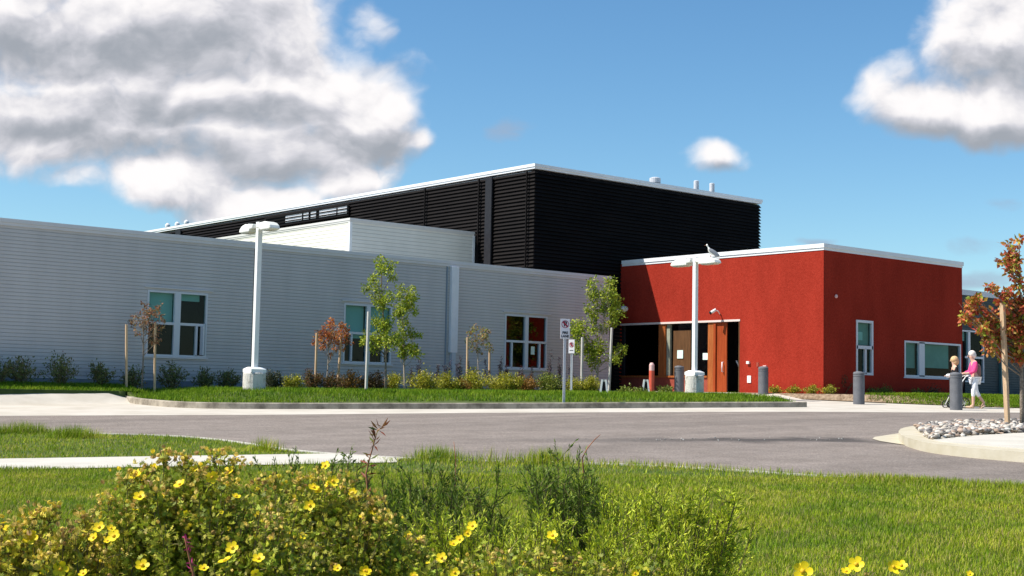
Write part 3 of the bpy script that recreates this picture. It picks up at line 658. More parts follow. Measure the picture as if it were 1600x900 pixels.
# red entrance block
rb = thing('red_entrance_block', (0, 0, 0), 'red stucco entrance block with white coping, recessed doorway on its sunlit side', 'building')
XRR = 48.39
opn_y0 = hx(1156, 498.7, XR)[1]; OZ = 2.955
r1 = MB(); wall_x(r1, YR, YK - .0, XR, 0, ZR - .15, [(opn_y0, YK - .001, 0.0, OZ)], .3, 1); swap(r1)
rw = [(hy(1337.5, 500, YR)[0], hy(1364, 500, YR)[0], hy(1350, 586, YR)[2], hy(1350, 500.5, YR)[2]),
      (hy(1413, 560, YR)[0], hy(1501, 560, YR)[0], hy(1413, 588.5, YR)[2], hy(1413, 532, YR)[2])]
wall_x(r1, XR, XRR, YR, 0, ZR - .15, rw, .12, 1)
r1.add([(XRR, YR, 0), (XRR, 47, 0), (XRR, 47, ZR - .15), (XRR, YR, ZR - .15)], [(0, 1, 2, 3)])
r1.build('wall', 'red', rb)
MB().box(XR + .05, XRR - .05, YR + .05, YK - .1, ZR - .45, ZR - .35).build('roof', 'roof', rb)
cm = MB(); h = .23
for z0_, z1_, oo in ((ZR - h, ZR - h * .62, .02), (ZR - h * .62 + .0, ZR, .05)):
    cm.box(XR - oo, XR + .3, YR - oo, YK - .09, z0_, z1_); cm.box(XR + .3, XRR + oo, YR - oo, YR + .3, z0_, z1_); cm.box(XRR - .3, XRR + oo, YR + .3, YK - .09, z0_, z1_)
cm.build('coping', 'coping_white', rb)
# windows on the shaded side
a, b, c, d = rw[0]
w = window_x(rb, a, b, YR, c, d, [(.02, .98, .475, .535, 0), (.52, .60, .02, .48, 0)], [(.05, .95, .55, 1)], 'narrow upright window on the shaded red wall', fw=.09, blindm='blind_green')
MB().box(a + .2, a + .52, YR + .10, YR + .11, c + 1.25, c + 1.55).build('notice', 'paper', w)
a, b, c, d = rw[1]
window_x(rb, a, b, YR, c, d, [(.25, .345, .02, .98, 0)], [(.02, .24, .25, 1), (.35, .84, .28, 1)], 'wide low window on the shaded red wall', fw=.07, blindm='blind_green')
MB().box(a - .05, b + .1, YR - .03, YR - .003, c - .05, c - .003).build('window_sill', 'coping_mid', rb)
# recess: back wall, side, low wall, glazing, columns, door
rc = MB(); XI = XR + 2.4
rc.add([(XI, opn_y0 - .3, 0), (XI, YK, 0), (XI, YK, OZ + .1), (XI, opn_y0 - .3, OZ + .1)], [(0, 1, 2, 3)])
rc.add([(XR + .02, opn_y0 - .3, OZ + .02), (XI, opn_y0 - .3, OZ + .02), (XI, YK, OZ + .02), (XR + .02, YK, OZ + .02)], [(0, 1, 2, 3)])
rc.add([(XR + .3, opn_y0 - .02, 0), (XI, opn_y0 - .02, 0), (XI, opn_y0 - .02, OZ + .1), (XR + .3, opn_y0 - .02, OZ + .1)], [(0, 1, 2, 3)])
rc.add([(XR - .3, YK + .01, 0), (XI, YK + .01, 0), (XI, YK + .01, OZ + .1), (XR - .3, YK + .01, OZ + .1)], [(0, 1, 2, 3)])
rc.add([(XR - 1.76, YK, 0), (XI, YK, 0), (XI, opn_y0 - .3, 0), (XR - .2, opn_y0 - .3, 0)], [(0, 1, 2, 3)]) if False else None
rc.build('recess_wall', 'room', rb)
def yat(px): return hx(px, 560, XR + .12)[1]
zsill = hx(1100, 588, XR + .1)[2]; XG_ = XR + .14
MB().box(XG_ - .06, XG_ + .14, yat(1107), YK - .02, 0, zsill - .05).build('low_wall', 'red_low', rb)
MB().box(XG_ - .11, XG_ + .2, yat(1107), YK - .02, zsill - .05, zsill + .02).build('window_sill', 'wood_orange', rb)
g = MB(); g.add([(XG_ + .06, yat(1107), zsill), (XG_ + .06, yat(975), zsill), (XG_ + .06, yat(975), OZ), (XG_ + .06, yat(1107), OZ)], [(0, 1, 2, 3)]); g.build('pane', 'glass_dark', rb)
MB().box(XR - .02, XR + .06, opn_y0 - .02, YK - .02, OZ - .07, OZ + .005).build('canopy_edge', mat('pale_pink_flashing', (.72, .6, .55), None, .5), rb)
MB().box(XG_ - .10, XG_ + .14, yat(1041), yat(1031), zsill + .02, OZ - .07).build('column', 'wood_orange', rb)
MB().box(XG_ - .10, XG_ + .14, yat(1117), yat(1108), .15, OZ - .07).build('column', 'wood_orange', rb)
MB().box(XG_ - .12, XG_ + .10, yat(1120.5), yat(1117.2), .15, OZ - .07).build('door_frame', 'wood_red', rb)
MB().box(XG_ - .04, XG_ + .1, yat(1047), yat(1042), zsill + .02, OZ - .07).build('mullion', mat('pale_green_frame', (.26, .27, .2), (.32, .33, .26), .6), rb)
MB().box(XG_ - .03, XG_ + .1, yat(975), yat(971), .1, OZ - .07).build('mullion', 'black_post', rb)
MB().box(XG_ + .01, XG_ + .05, yat(1078), yat(1051), zsill + .03, OZ - .34).build('door_panel', 'wood_brown', rb)
for (p0, p1, q0, q1) in ((1058, 1067, 560, 547), (1098, 1106.5, 562, 551.5)):
    z0_, z1_ = hx(p0, q0, XR)[2], hx(p0, q1, XR)[2]
    MB().box(XG_ - .02, XG_ - .005, yat(p1), yat(p0), z0_, z1_).build('notice', 'paper', rb)
MB().box(XG_ + .7, XG_ + 1.1, yat(1107), yat(1094), .2, 1.5).build('reception_cabinet', mat('grey_cabinet', (.25, .27, .3), None, .7), rb)
# open door leaf
yd0, yd1 = yat(1136.5), yat(1121)
dl = MB(); dl.box(XG_ - .06, XG_ - .01, yd0, yd1, .22, OZ - .08); door = dl.build('door', 'wood_red', rb)
hb = MB(); yh = yd0 + .16; hb.tube([(XG_ - .06, yh, 1.02), (XG_ - .14, yh, 1.02), (XG_ - .14, yh, 1.38), (XG_ - .06, yh, 1.38)], .022, 8); hb.build('handle', mat('pink_white_handle', (.8, .66, .66), None, .4), door, True)
hb = MB(); hb.tube([(XG_ + .4, yd0 - .08, 1.45), (XG_ + .5, yd0 - .3, .95)], .03, 6); hb.build('push_bar', 'steel', door)
MB().box(XR - .005, XR + .12, opn_y0 - .0, opn_y0 + .05, .2, OZ - .071).build('door_jamb', 'wood_brown', rb)
for px_, py_, wy, hz, m_, dp in ((1170, 566.5, .06, .05, 'white_paint', .08), (1184, 569.5, .05, .08, 'red_low', .02), (1171, 592.5, .085, .13, 'white_paint', .03), (1196.5, 573.5, .07, .06, 'pink', .08)):
    q = hx(px_, py_, XR); MB().box(XR - dp, XR - .003, q[1] - wy, q[1] + wy, q[2] - hz, q[2] + hz).build('wall_box', m_, rb)
q = hy(1305.5, 463, YR); MB().ell((q[0], YR - .03, q[2]), (.07, .05, .07)).build('wall_sensor', 'pink', rb, True)

# charcoal wing on the right
r_ = ray(1504, 452.4); tch = 4.70 / r_[2]; YC = r_[1] * tch
cwg = thing('charcoal_wing', (0, 0, 0), 'low charcoal-clad wing partly hidden behind the red-leaved tree', 'building')
cwx = [(hy(1490, 550, YC)[0], hy(1537, 550, YC)[0], hy(1510, 597, YC)[2], hy(1510, 516, YC)[2])]
c1 = MB(); wall_x(c1, XRR - 1, 85, YC, 0, ZG - .15, cwx, .12, 1); c1.build('wall', 'charcoal', cwg)
MB().box(XRR - 1, 85, YC + 1.8, YC + 10, 0, ZG - .4).build('back_wall', 'charcoal', cwg)
MB().box(XRR - 1, 85, YC + .1, YC + 10, ZG - .4, ZG - .3).build('roof', 'roof', cwg)
MB().box(XRR - 1, 85.05, YC - .05, YC + .3, ZG - .22, ZG).build('coping', 'coping_mid', cwg)
a, b, c, d = cwx[0]
window_x(cwg, a, b, YC, c, d, [(.47, .54, .02, .98, 0), (.02, .98, .46, .5, 0)], [(.03, .46, .5, 1)], 'window beside the red wall, behind the walking woman', fw=.06)
q = hy(1563, 600, YC); MB().box(q[0] - .12, q[0] + .12, YC - .12, YC - .004, 0, ZG - .22).build('downpipe', mat('teal_pipe', (.07, .16, .16), None, .5), cwg)

# ------------------------------------------------------------------ street lamps
def lamp(px, D, pyTop, py_base_top, half, label, py_gr):
    b = P(px, py_base_top + 20, D); x, y = b[0], b[1]; zb = P(px, py_gr, D)[2]; zt = P(px, pyTop, D)[2]; zc = P(px, py_base_top, D)[2]
    t = thing('street_lamp', (x, y, zb), label, 'street lamp', group='twin-head street lamps in front of the building')
    hc = zc - zb; H = zt - zb
    mb = MB(); mb.lathe([(.31, -.5), (.315, 0), (.315, hc - .03), (.295, hc)], 20); o = mb.build('footing', 'old_concrete', t, False)
    s = .235; mb = MB(); a0 = [(-s, -s), (s, -s), (s, s), (-s, s)]; a1 = [(v[0] * .62, v[1] * .62) for v in a0]
    mb.add([(p[0], p[1], hc) for p in a0] + [(p[0], p[1], hc + .09) for p in a0] + [(p[0], p[1], hc + .15) for p in a1],
           [(0, 1, 5, 4), (1, 2, 6, 5), (2, 3, 7, 6), (3, 0, 4, 7), (4, 5, 9, 8), (5, 6, 10, 9), (6, 7, 11, 10), (7, 4, 8, 11), (8, 9, 10, 11)]); mb.build('base_cover', 'white_paint', t)
    MB().box(-.07, .07, -.07, .07, hc + .12, H).build('pole', 'white_paint', t, bevel=.008)
    for sg in (1, -1):
        L_ = half; w_ = .17
        prof = [(.09, -.13), (.09, -.01), (.26, .0), (L_ * .62, .02), (L_ * .82, -.02), (L_ * .95, -.10), (L_, -.19), (L_ * .93, -.215), (.32, -.215), (.28, -.16)]
        mb = MB(); z0 = H - .05
        mb.prism([(-w_, sg * r, z0 + z) for r, z in prof], (2 * w_, 0, 0)); hd = mb.build('lamp_head', 'lamp_cream', t, bevel=.03)
        MB().box(-w_ + .04, w_ - .04, min(sg * .38, sg * (L_ * .9)), max(sg * .38, sg * (L_ * .9)), z0 - .235, z0 - .213).build('lens', mat('lamp_lens', (.7, .66, .55), None, .3), hd)
        MB().box(-.03, .03, min(0, sg * .12), max(0, sg * .12), z0 - .12, z0 - .03).build('arm', 'white_paint', t)
        MB().box(-w_ - .004, w_ + .004, min(sg * .27, sg * .3), max(sg * .27, sg * .3), z0 - .2, z0 + .018).build('seam_band', 'lamp_cream', hd)
    return t, x, y, zt
L1 = lamp(397, 38.6, 344.5, 582, .86, 'white twin-head street lamp in front of the blue-grey siding', 612)
L2 = lamp(1085, 46.5, 400.5, 586, 1.02, 'white twin-head street lamp before the red doorway, a gull on it', 620)

# gull on the second lamp
g0 = P(1113, 402, 46.3)
gl = thing('gull', (L2[1] + .0, L2[2] - .70, L2[3] - .03), 'white gull with grey wings perched on the right lamp head', 'bird', rz=math.radians(-40))
def gull():
    mb = MB(); secs = [(-.27, .03, .02, .00), (-.16, .055, .04, .06), (-.04, .085, .08, .14), (.05, .09, .095, .20), (.10, .07, .085, .27), (.115, .05, .05, .33), (.13, .052, .05, .375), (.16, .038, .036, .39), (.18, .014, .012, .388)]
    V = []; F = []; n = 12
    for i, (x, ry, rz_, z) in enumerate(secs):
        for j in range(n): t = 2 * math.pi * j / n; V.append((-x, ry * math.cos(t), z + rz_ * math.sin(t)))
    for i in range(len(secs) - 1):
        for j in range(n): F.append((i * n + j, i * n + (j + 1) % n, (i + 1) * n + (j + 1) % n, (i + 1) * n + j))
    F += [tuple(range(n)), tuple((len(secs) - 1) * n + j for j in range(n))]
    MB().add(V, F).build('body', 'feather_white', gl, True)
    for s in (-1, 1):
        MB().ell((.08, s * .075, .14), (.22, .022, .07), rot=Matrix.Rotation(math.radians(34), 3, 'Y')).build('wing', 'feather_grey', gl, True)
        MB().tube([(-.02, s * .03, .07), (-.02, s * .03, 0)], .007, 6).build('leg', 'wood_orange', gl)
    MB().tube([(-.175, 0, .387), (-.235, 0, .375)], [.012, .004], 6).build('beak', 'wood_orange', gl)
gull()

# ------------------------------------------------------------------ bollards, hydrant marker, stands
def bollard(px, pyt, pyb, D, label, zfun=None):
    b = P(px, pyb, D); top = P(px, pyt, D); H = 1.05
    t = thing('bollard', (b[0], b[1], b[2]), label, 'bollard', group='dark grey concrete bollards by the entrance')
    r = .178
    prof = [(r, -.3), (r, H - .17), (r - .012, H - .165), (r - .012, H - .15), (r, H - .145), (r, H - .10), (r - .012, H - .095), (r - .012, H - .085), (r, H - .08), (r, H - .03), (r - .03, H)]
    MB().lathe(prof, 28).build('post', 'bollard', t)
    MB().lathe([(r * .6, H - .002), (r * .55, H + .015), (.02, H + .02)], 20).build('cap', 'bollard', t)
    return t
bollard(1494, 583, 639, 40.6, 'grey bollard in front of the blond person, nearest the woman')
bollard(1342, 579, 633, 44.2, 'grey bollard in front of the narrow window of the red wall')
bollard(1192.5, 573, 620, 49., 'grey bollard in front of the sunlit red wall, right of the open door')
bollard(1061, 571, 617, 51., 'grey bollard left of the lamp footing by the entrance glazing')
q = P(1018, 612, 49.5)
t = thing('marker_post', (q[0], q[1], .1), 'thin red post with faded pink top near the dark glazing', 'post')
MB().lathe([(.095, -.2), (.095, .85), (.09, .86)], 18).build('post', 'red_paint', t, False)
MB().lathe([(.092, .86), (.092, 1.06), (.06, 1.13), (.02, 1.14)], 18).build('cap', 'pink', t)
for px_, D, lb in ((943.5, 44, 'white A-shaped stand at the right end of the flowering shrubs'), (1009, 47, 'white A-shaped stand beside the thin red post')):
    q = P(px_, 608, D); zb = float(GI(q[0], q[1]))
    t = thing('slanted_stand', (q[0], q[1], zb), lb, 'stand', rz=math.radians(-40), group='white slanted stands in the grass'); t.scale = (.6, .6, 1)
    H = P(px_, 593, D)[2] - zb
    for sx in (-1, 1):
        MB().prism([(sx * .09 - .045, -.09, H), (sx * .09 + .045, -.09, H), (sx * .19 + .04, -.12, 0), (sx * .19 - .04, -.12, 0)], (0, .16, 0)).build('leg', 'white_paint', t)
    MB().box(-.13, .13, -.07, .1, H - .07, H - .003).build('top', 'concrete_white', t)
    MB().prism([(-.06, .06, H), (.06, .06, H), (.10, .07, .0), (-.10, .07, .0)], (0, .03, 0)).build('painted_dark_gap', 'black_post', t)  # added dark sheet, painted as the shaded opening between the legs

# wall light and security camera
q = hy(975, 483, YG + .6)
t = thing('wall_light', (XGR + .02, YG + .55, q[2]), 'white curved wall light at the dark corner by the red block', 'wall light')
t.location = tuple(hx(966, 483, XR - .45))
MB().ell((.32, 0, .03), (.2, .16, .12)).build('lamp_shade', 'white_paint', t, True)
MB().box(-.05, .2, -.05, .05, -.04, .05).build('bracket', 'coping_mid', t)
MB().tube([(.45, 0, .08), (.62, 0, .03), (.66, 0, -.1)], [.07, .08, .06], 10).build('arm', 'white_paint', t, True)
q = hx(1122, 487, XR)
t = thing('security_camera', (XR, q[1] - .1, q[2]), 'white security camera on an arm above the door', 'camera')
MB().tube([(0, 0, -.1), (-.12, 0, .02), (-.28, .0, .02)], .022, 8).build('arm', 'white_paint', t, True)
MB().tube([(-.26, -.03, .06), (-.40, .11, -.06)], [.06, .055], 12).build('camera_body', 'white_paint', t, True)
MB().tube([(-.39, .10, -.05), (-.43, .14, -.085)], [.062, .06], 12).build('hood', 'rubber', t)

# ------------------------------------------------------------------ signs
def textmesh(body, size, name, m, parent, loc, bold=.0):
    cu = bpy.data.curves.new(name, 'FONT'); cu.body = body; cu.size = size; cu.align_x = 'CENTER'; cu.align_y = 'CENTER'; cu.extrude = .002; cu.offset = bold
    tmp = bpy.data.objects.new(name, cu); COL.objects.link(tmp); bpy.context.view_layer.update()
    me = bpy.data.meshes.new_from_object(tmp.evaluated_get(bpy.context.evaluated_depsgraph_get())); bpy.data.objects.remove(tmp)
    me.materials.clear(); o = link(name, me, m, parent); o.rotation_euler = (math.radians(90), 0, 0); o.location = loc
    return o
def sign(px, D, py_top, w, h, label, zb=None, firelane=True, rz=0):
    q = P(px, 600, D); z0 = zb if zb is not None else float(GI(q[0], q[1])); zt = P(px, py_top, D)[2]
    t = thing('parking_sign', (q[0], q[1], z0), label, 'sign', rz=rz, group='no parking signs'); H = zt - z0
    mb = MB(); mb.box(-.03, .03, -.008, .0, -.3, H - .02); mb.box(-.034, -.022, -.03, -.008, -.3, H - .02); mb.box(.022, .034, -.03, -.008, -.3, H - .02); mb.build('post', 'steel', t)
    pn = MB().box(-w / 2, w / 2, -.045, -.034, H - h, H).build('sign_panel', 'sign_white', t, bevel=.004)
    cz = H - w * .55 if firelane else H - h * .38; R = w * .40; n = 40; V = []; F = []
    for j in range(n):
        a = 2 * math.pi * j / n; V += [(R * math.cos(a), -.047, cz + R * math.sin(a)), (R * .83 * math.cos(a), -.047, cz + R * .83 * math.sin(a))]
    for j in range(n): F.append((2 * j, 2 * ((j + 1) % n), 2 * ((j + 1) % n) + 1, 2 * j + 1))
    MB().add(V, F).build('prohibition_ring', 'sign_red', pn)
    textmesh('P', w * .72, 'letter', 'sign_black', pn, (0.0, -.048, cz), .006)
    s = R * .9 * .707; k = .018
    MB().add([(-s - k, -.052, cz + s - k), (-s + k, -.052, cz + s + k), (s + k, -.052, cz - s + k), (s - k, -.052, cz - s - k)], [(0, 1, 2, 3)]).build('slash', 'sign_red', pn)
    if firelane:
        textmesh('FIRE', w * .34, 'lettering', 'sign_black', pn, (0, -.048, H - h + w * .60), .004)
        textmesh('LANE', w * .34, 'lettering', 'sign_black', pn, (0, -.048, H - h + w * .24), .004)
    else:
        MB().box(-w * .3, w * .3, -.049, -.046, H - h + .09, H - h + .11).build('arrow', 'sign_black', pn)
    return t
YAW = -math.atan2(FW[0], FW[1])
sign(881, 38.8, 498, .27, .55, 'no parking fire lane sign on a steel post at the kerb', firelane=True, rz=YAW + .25)
sign(893, 46.5, 530.5, .22, .46, 'smaller no parking sign further back among the shrubs', firelane=False, rz=YAW - .5)

# ------------------------------------------------------------------ people and wheelchair
def skin_body(name, verts, edges, radii, m, parent, sub=2, ring=True):
    me = bpy.data.meshes.new(name); me.from_pydata(verts, edges, []); o = link(name, me, m, parent)
    md = o.modifiers.new('skin', 'SKIN'); md.use_smooth_shade = True
    for i, r in enumerate(radii):
        sv = me.skin_vertices[0].data[i]; sv.radius = r if hasattr(r, '__len__') else (r, r); sv.use_root = (i == 0)
    s = o.modifiers.new('sub', 'SUBSURF'); s.levels = sub; s.render_levels = sub
    return o
# local frame of the group: +x is the walking direction (image left), z up, y to the side
pq = P(1524, 636.5, 41.9); PRZ = math.atan2(-RT[1], -RT[0])
zg = float(G0(pq[0], pq[1]))
per = thing('person', (pq[0], pq[1], zg), 'white-haired woman in pink top, brown vest and white capris pushing the pushchair', 'person', rz=PRZ + .0)
# pelvis 0, spine...
bv = [(0, 0, .92), (.02, 0, 1.12), (.03, 0, 1.33), (.06, 0, 1.43), (.11, 0, 1.54), (.125, 0, 1.62),
      (.03, .17, 1.36), (.10, .20, 1.10), (.33, .17, 1.04), (.41, .16, 1.05),
      (.03, -.17, 1.36), (.10, -.20, 1.10), (.33, -.17, 1.04), (.41, -.16, 1.05),
      (.01, .09, .88), (.09, .10, .50), (.10, .10, .10), (.19, .10, .05),
      (.0, -.09, .88), (-.06, -.10, .50), (-.30, -.10, .17), (-.22, -.10, .05)]
be = [(0, 1), (1, 2), (2, 3), (3, 4), (4, 5), (2, 6), (6, 7), (7, 8), (8, 9), (2, 10), (10, 11), (11, 12), (12, 13), (0, 14), (14, 15), (15, 16), (16, 17), (0, 18), (18, 19), (19, 20), (20, 21)]
br = [(.14, .12), (.12, .11), (.14, .11), .055, (.085, .075), (.075, .07), .06, .045, .033, .03, .06, .045, .033, .03, .09, .06, .042, .04, .09, .06, .042, .04]
skin_body('body', bv, be, br, 'skin', per)
skin_body('top', [bv[i] for i in (0, 1, 2, 6, 7, 10, 11)] + [(.26, .185, 1.06), (.26, -.185, 1.06)], [(0, 1), (1, 2), (2, 3), (3, 4), (2, 5), (5, 6), (4, 7), (6, 8)], [(.15, .13), (.135, .12), (.15, .12), .075, .065, .075, .065, .055, .055], 'pink_cloth', per)
skin_body('vest', [(-.03, 0, .90), (-.035, 0, 1.12), (-.03, 0, 1.38)], [(0, 1), (1, 2)], [(.17, .16), (.15, .145), (.14, .155)], 'brown_cloth', per)
skin_body('capri_trousers', [(0, 0, .93), (.01, .09, .86), (.09, .10, .52), (.095, .10, .33), (0, -.09, .86), (-.06, -.10, .52), (-.17, -.10, .34)], [(0, 1), (1, 2), (2, 3), (0, 4), (4, 5), (5, 6)], [(.15, .14), .10, .072, .058, .10, .072, .058], 'white_cloth', per)
MB().ell((.085, 0, 1.64), (.115, .095, .11)).ell((.05, 0, 1.60), (.09, .09, .10)).build('hair', 'hair_white', per, True)
for fx, fy, tl in ((.19, .10, 0), (-.23, -.10, .5)):
    MB().ell((fx, fy, .045), (.14, .055, .035), rot=Matrix.Rotation(tl, 3, 'Y')).build('sandal', 'tan', per, True)
MB().ell((.215, 0, 1.57), (.018, .014, .02)).build('nose', 'skin', per, True)
for s in (-1, 1):
    MB().ell((.195, s * .03, 1.60), (.01, .012, .008)).build('eye', 'rubber', per, True)
    for k in range(5):
        MB().tube([(.41, s * .16 + (k - 2) * .016, 1.05), (.45, s * .16 + (k - 2) * .017, 1.045 - .005 * k), (.46, s * .16 + (k - 2) * .016, 1.015)], [.010, .009, .007], 6).build('finger', 'skin', per, True)
MB().box(.16, .34, -.27, -.21, .62, .88).build('handbag', 'white_cloth', per, bevel=.03) if False else None
# pushchair, mostly behind the bollard
def at_side(du, dv=0): return np.array(pq[:2]) + RT * du + FW * dv
wq = at_side(-.52, .15); zw = float(G0(*wq))
wc = thing('pushchair', (wq[0], wq[1], zw), 'pushchair with a black wheel mostly hidden behind the right bollard', 'pushchair', rz=PRZ)
def ringmesh(c, R, r, n=28):
    return [(c[0] + R * math.cos(2 * math.pi * i / n), c[1], c[2] + R * math.sin(2 * math.pi * i / n)) for i in range(n + 1)]
for s in (-1, 1):
    for (cx, R_, nm) in ((.17 - .33, .15, 'rear'), (.26, .10, 'front')):
        wo = MB().tube(ringmesh((cx, s * .24, R_ + .015), R_, .018), .016, 8, False).build('wheel', 'rubber', wc, True)
        rm = MB()
        for k in range(8):
            a = 2 * math.pi * k / 8; rm.tube([(cx, s * .24, R_ + .015), (cx + R_ * math.cos(a), s * .24, R_ + .015 + R_ * math.sin(a))], .004, 4)
        rm.build('rim', 'steel', wo, True)
    fr = MB(); fr.tube([(-.30, s * .2, .98), (-.22, s * .2, .95), (.05, s * .2, .55), (.26, s * .22, .12)], .014, 8); fr.tube([(-.16, s * .22, .165), (.0, s * .2, .5), (.05, s * .2, .6)], .013, 8); fr.build('frame', 'white_paint', wc, True)
MB().tube([(-.30, -.2, .98), (-.32, 0, .99), (-.30, .2, .98)], .017, 8).build('handle', 'white_paint', wc, True)
MB().prism([(-.1, -.17, .42), (.22, -.17, .38), (.24, -.17, .34), (-.08, -.17, .36)], (0, .34, 0)).build('seat', 'black_cloth', wc, bevel=.01)
MB().prism([(-.1, -.17, .42), (-.2, -.17, .82), (-.17, -.17, .84), (-.06, -.17, .42)], (0, .34, 0)).build('backrest', 'black_cloth', wc, bevel=.01)
p2 = at_side(-.42, .62); z2 = float(G0(*p2))
sp = thing('person', (p2[0], p2[1], z2), 'blond person in black standing behind the right bollard', 'person', rz=PRZ)
sv = [(0, 0, .84), (0, 0, 1.02), (0, 0, 1.20), (.01, 0, 1.29), (.03, 0, 1.38), (.035, 0, 1.45),
      (0, .15, 1.20), (-.02, .18, .98), (.14, .14, .93), (.20, .07, .96), (0, -.15, 1.20), (-.02, -.18, .98), (.13, -.14, .93), (.20, -.07, .96),
      (0, .08, .80), (.03, .09, .44), (-.01, .09, .09), (.10, .10, .04), (0, -.08, .80), (.01, -.09, .44), (-.03, -.09, .09), (.08, -.10, .04)]
skin_body('body', sv, be, [(.12, .11), (.11, .10), (.12, .10), .048, (.08, .072), (.072, .068), .052, .04, .03, .027, .052, .04, .03, .027, .078, .055, .038, .036, .078, .055, .038, .036], 'skin', sp)
skin_body('sweater', [sv[i] for i in (0, 1, 2, 6, 7, 10, 11, 8, 12)], [(0, 1), (1, 2), (2, 3), (3, 4), (2, 5), (5, 6), (4, 7), (6, 8)], [(.135, .125), (.125, .115), (.135, .115), .066, .055, .066, .055, .043, .043], 'black_cloth', sp)
skin_body('trousers', [sv[i] for i in (0, 14, 15, 16, 18, 19, 20)], [(0, 1), (1, 2), (2, 3), (0, 4), (4, 5), (5, 6)], [(.135, .125), .09, .07, .055, .09, .07, .055], 'black_cloth', sp)
MB().ell((.0, 0, 1.46), (.125, .115, .115)).ell((-.03, 0, 1.40), (.11, .11, .12)).build('hair', 'hair_blond', sp, True)
MB().ell((.128, 0, 1.42), (.016, .013, .018)).build('nose', 'skin', sp, True)
for s in (-1, 1):
    MB().ell((.11, s * .03, 1.45), (.01, .012, .008)).build('eye', 'rubber', sp, True)
    MB().ell((.07, s * .09, .04), (.12, .045, .04)).build('shoe', 'rubber', sp, True)
    for k in range(5): MB().tube([(.23, s * .09 + (k - 2) * .014, .965), (.27, s * .08 + (k - 2) * .014, .965), (.285, s * .07 + (k - 2) * .013, .945)], [.009, .008, .006], 6).build('finger', 'skin', sp, True)
bz = at_side(-.62, .60)
o = MB().ell((0, 0, 0), (.075, .09, .06)).ell((-.05, .0, .03), (.05, .07, .04)).build('bundle', 'white_cloth', None, True); o.location = (bz[0], bz[1], z2 + .965); o.rotation_euler = (0, 0, PRZ)
tag(o, 'small white bundle in the hands of the blond person', 'bundle')

# ------------------------------------------------------------------ right island with river stones
ri_out = [hp(*q) for q in ((1367, 683.5), (1363, 686.5), (1375, 690), (1410, 695.5), (1470, 702), (1540, 708.5), (1600, 713), (1700, 721), (1850, 733))]
ri_back = [hp(*q) for q in ((1850, 655), (1700, 661.5), (1600, 665.5), (1500, 668.5), (1440, 672.5), (1410, 677))]
poly_sheet('island_apron', [p[:2] for p in ri_out + ri_back], .012, 'kerb_cream')
zt_ = .16
kt = smooth_poly([hp(*q, zt_) for q in ((1407, 670), (1404, 675), (1411, 680.5), (1428, 686.5), (1450, 691.5), (1480, 695.5), (1530, 700.5), (1600, 706), (1700, 714), (1850, 727))], 4)
kb = smooth_poly([hp(*q, zt_) for q in ((1850, 652), (1700, 656.5), (1600, 659.5), (1500, 661.5), (1450, 663.5), (1420, 666.5), (1407, 670))], 4)
KTP = kt + kb[:-1]
def prism_sheet(name, pts, z0, z1, m):
    pts = [p[:2] for p in pts]; n = len(pts)
    V = [(p[0], p[1], plane(p[0], p[1]) + z0) for p in pts] + [(p[0] * 1, p[1] * 1, plane(p[0], p[1]) + z1) for p in pts]
    c = np.mean(pts, 0)
    o = raw(name, V, [tuple(range(n, 2 * n))] + [(i, (i + 1) % n, n + (i + 1) % n, n + i) for i in range(n)], m)
    bm = bmesh.new(); bm.from_mesh(o.data); bmesh.ops.recalc_face_normals(bm, faces=bm.faces); bm.to_mesh(o.data); bm.free()
    return struct(o)
prism_sheet('island_kerb', KTP, -.05, zt_, 'kerb_cream')
pad = [hp(*q, zt_ + .012) for q in ((1458, 686.5), (1470, 689.5), (1510, 693.5), (1600, 701), (1720, 711), (1850, 722), (1850, 672), (1700, 673), (1600, 676), (1520, 680.5), (1478, 684.5))]
prism_sheet('island_paving', smooth_poly(pad, 3), zt_ - .02, zt_ + .012, 'concrete_white')
STN = [hp(*q, zt_) for q in ((1430, 671), (1445, 682), (1458, 687.5), (1480, 685.5), (1520, 681), (1600, 676.5), (1750, 672), (1750, 660), (1600, 662), (1500, 664.5), (1450, 667))]
ICO_BM = bmesh.new(); bmesh.ops.create_icosphere(ICO_BM, subdivisions=2, radius=1); ICO_BM.verts.ensure_lookup_table()
IV = np.array([v.co[:] for v in ICO_BM.verts]); IF = np.array([[v.index for v in f.verts] for f in ICO_BM.faces]); ICO_BM.free()
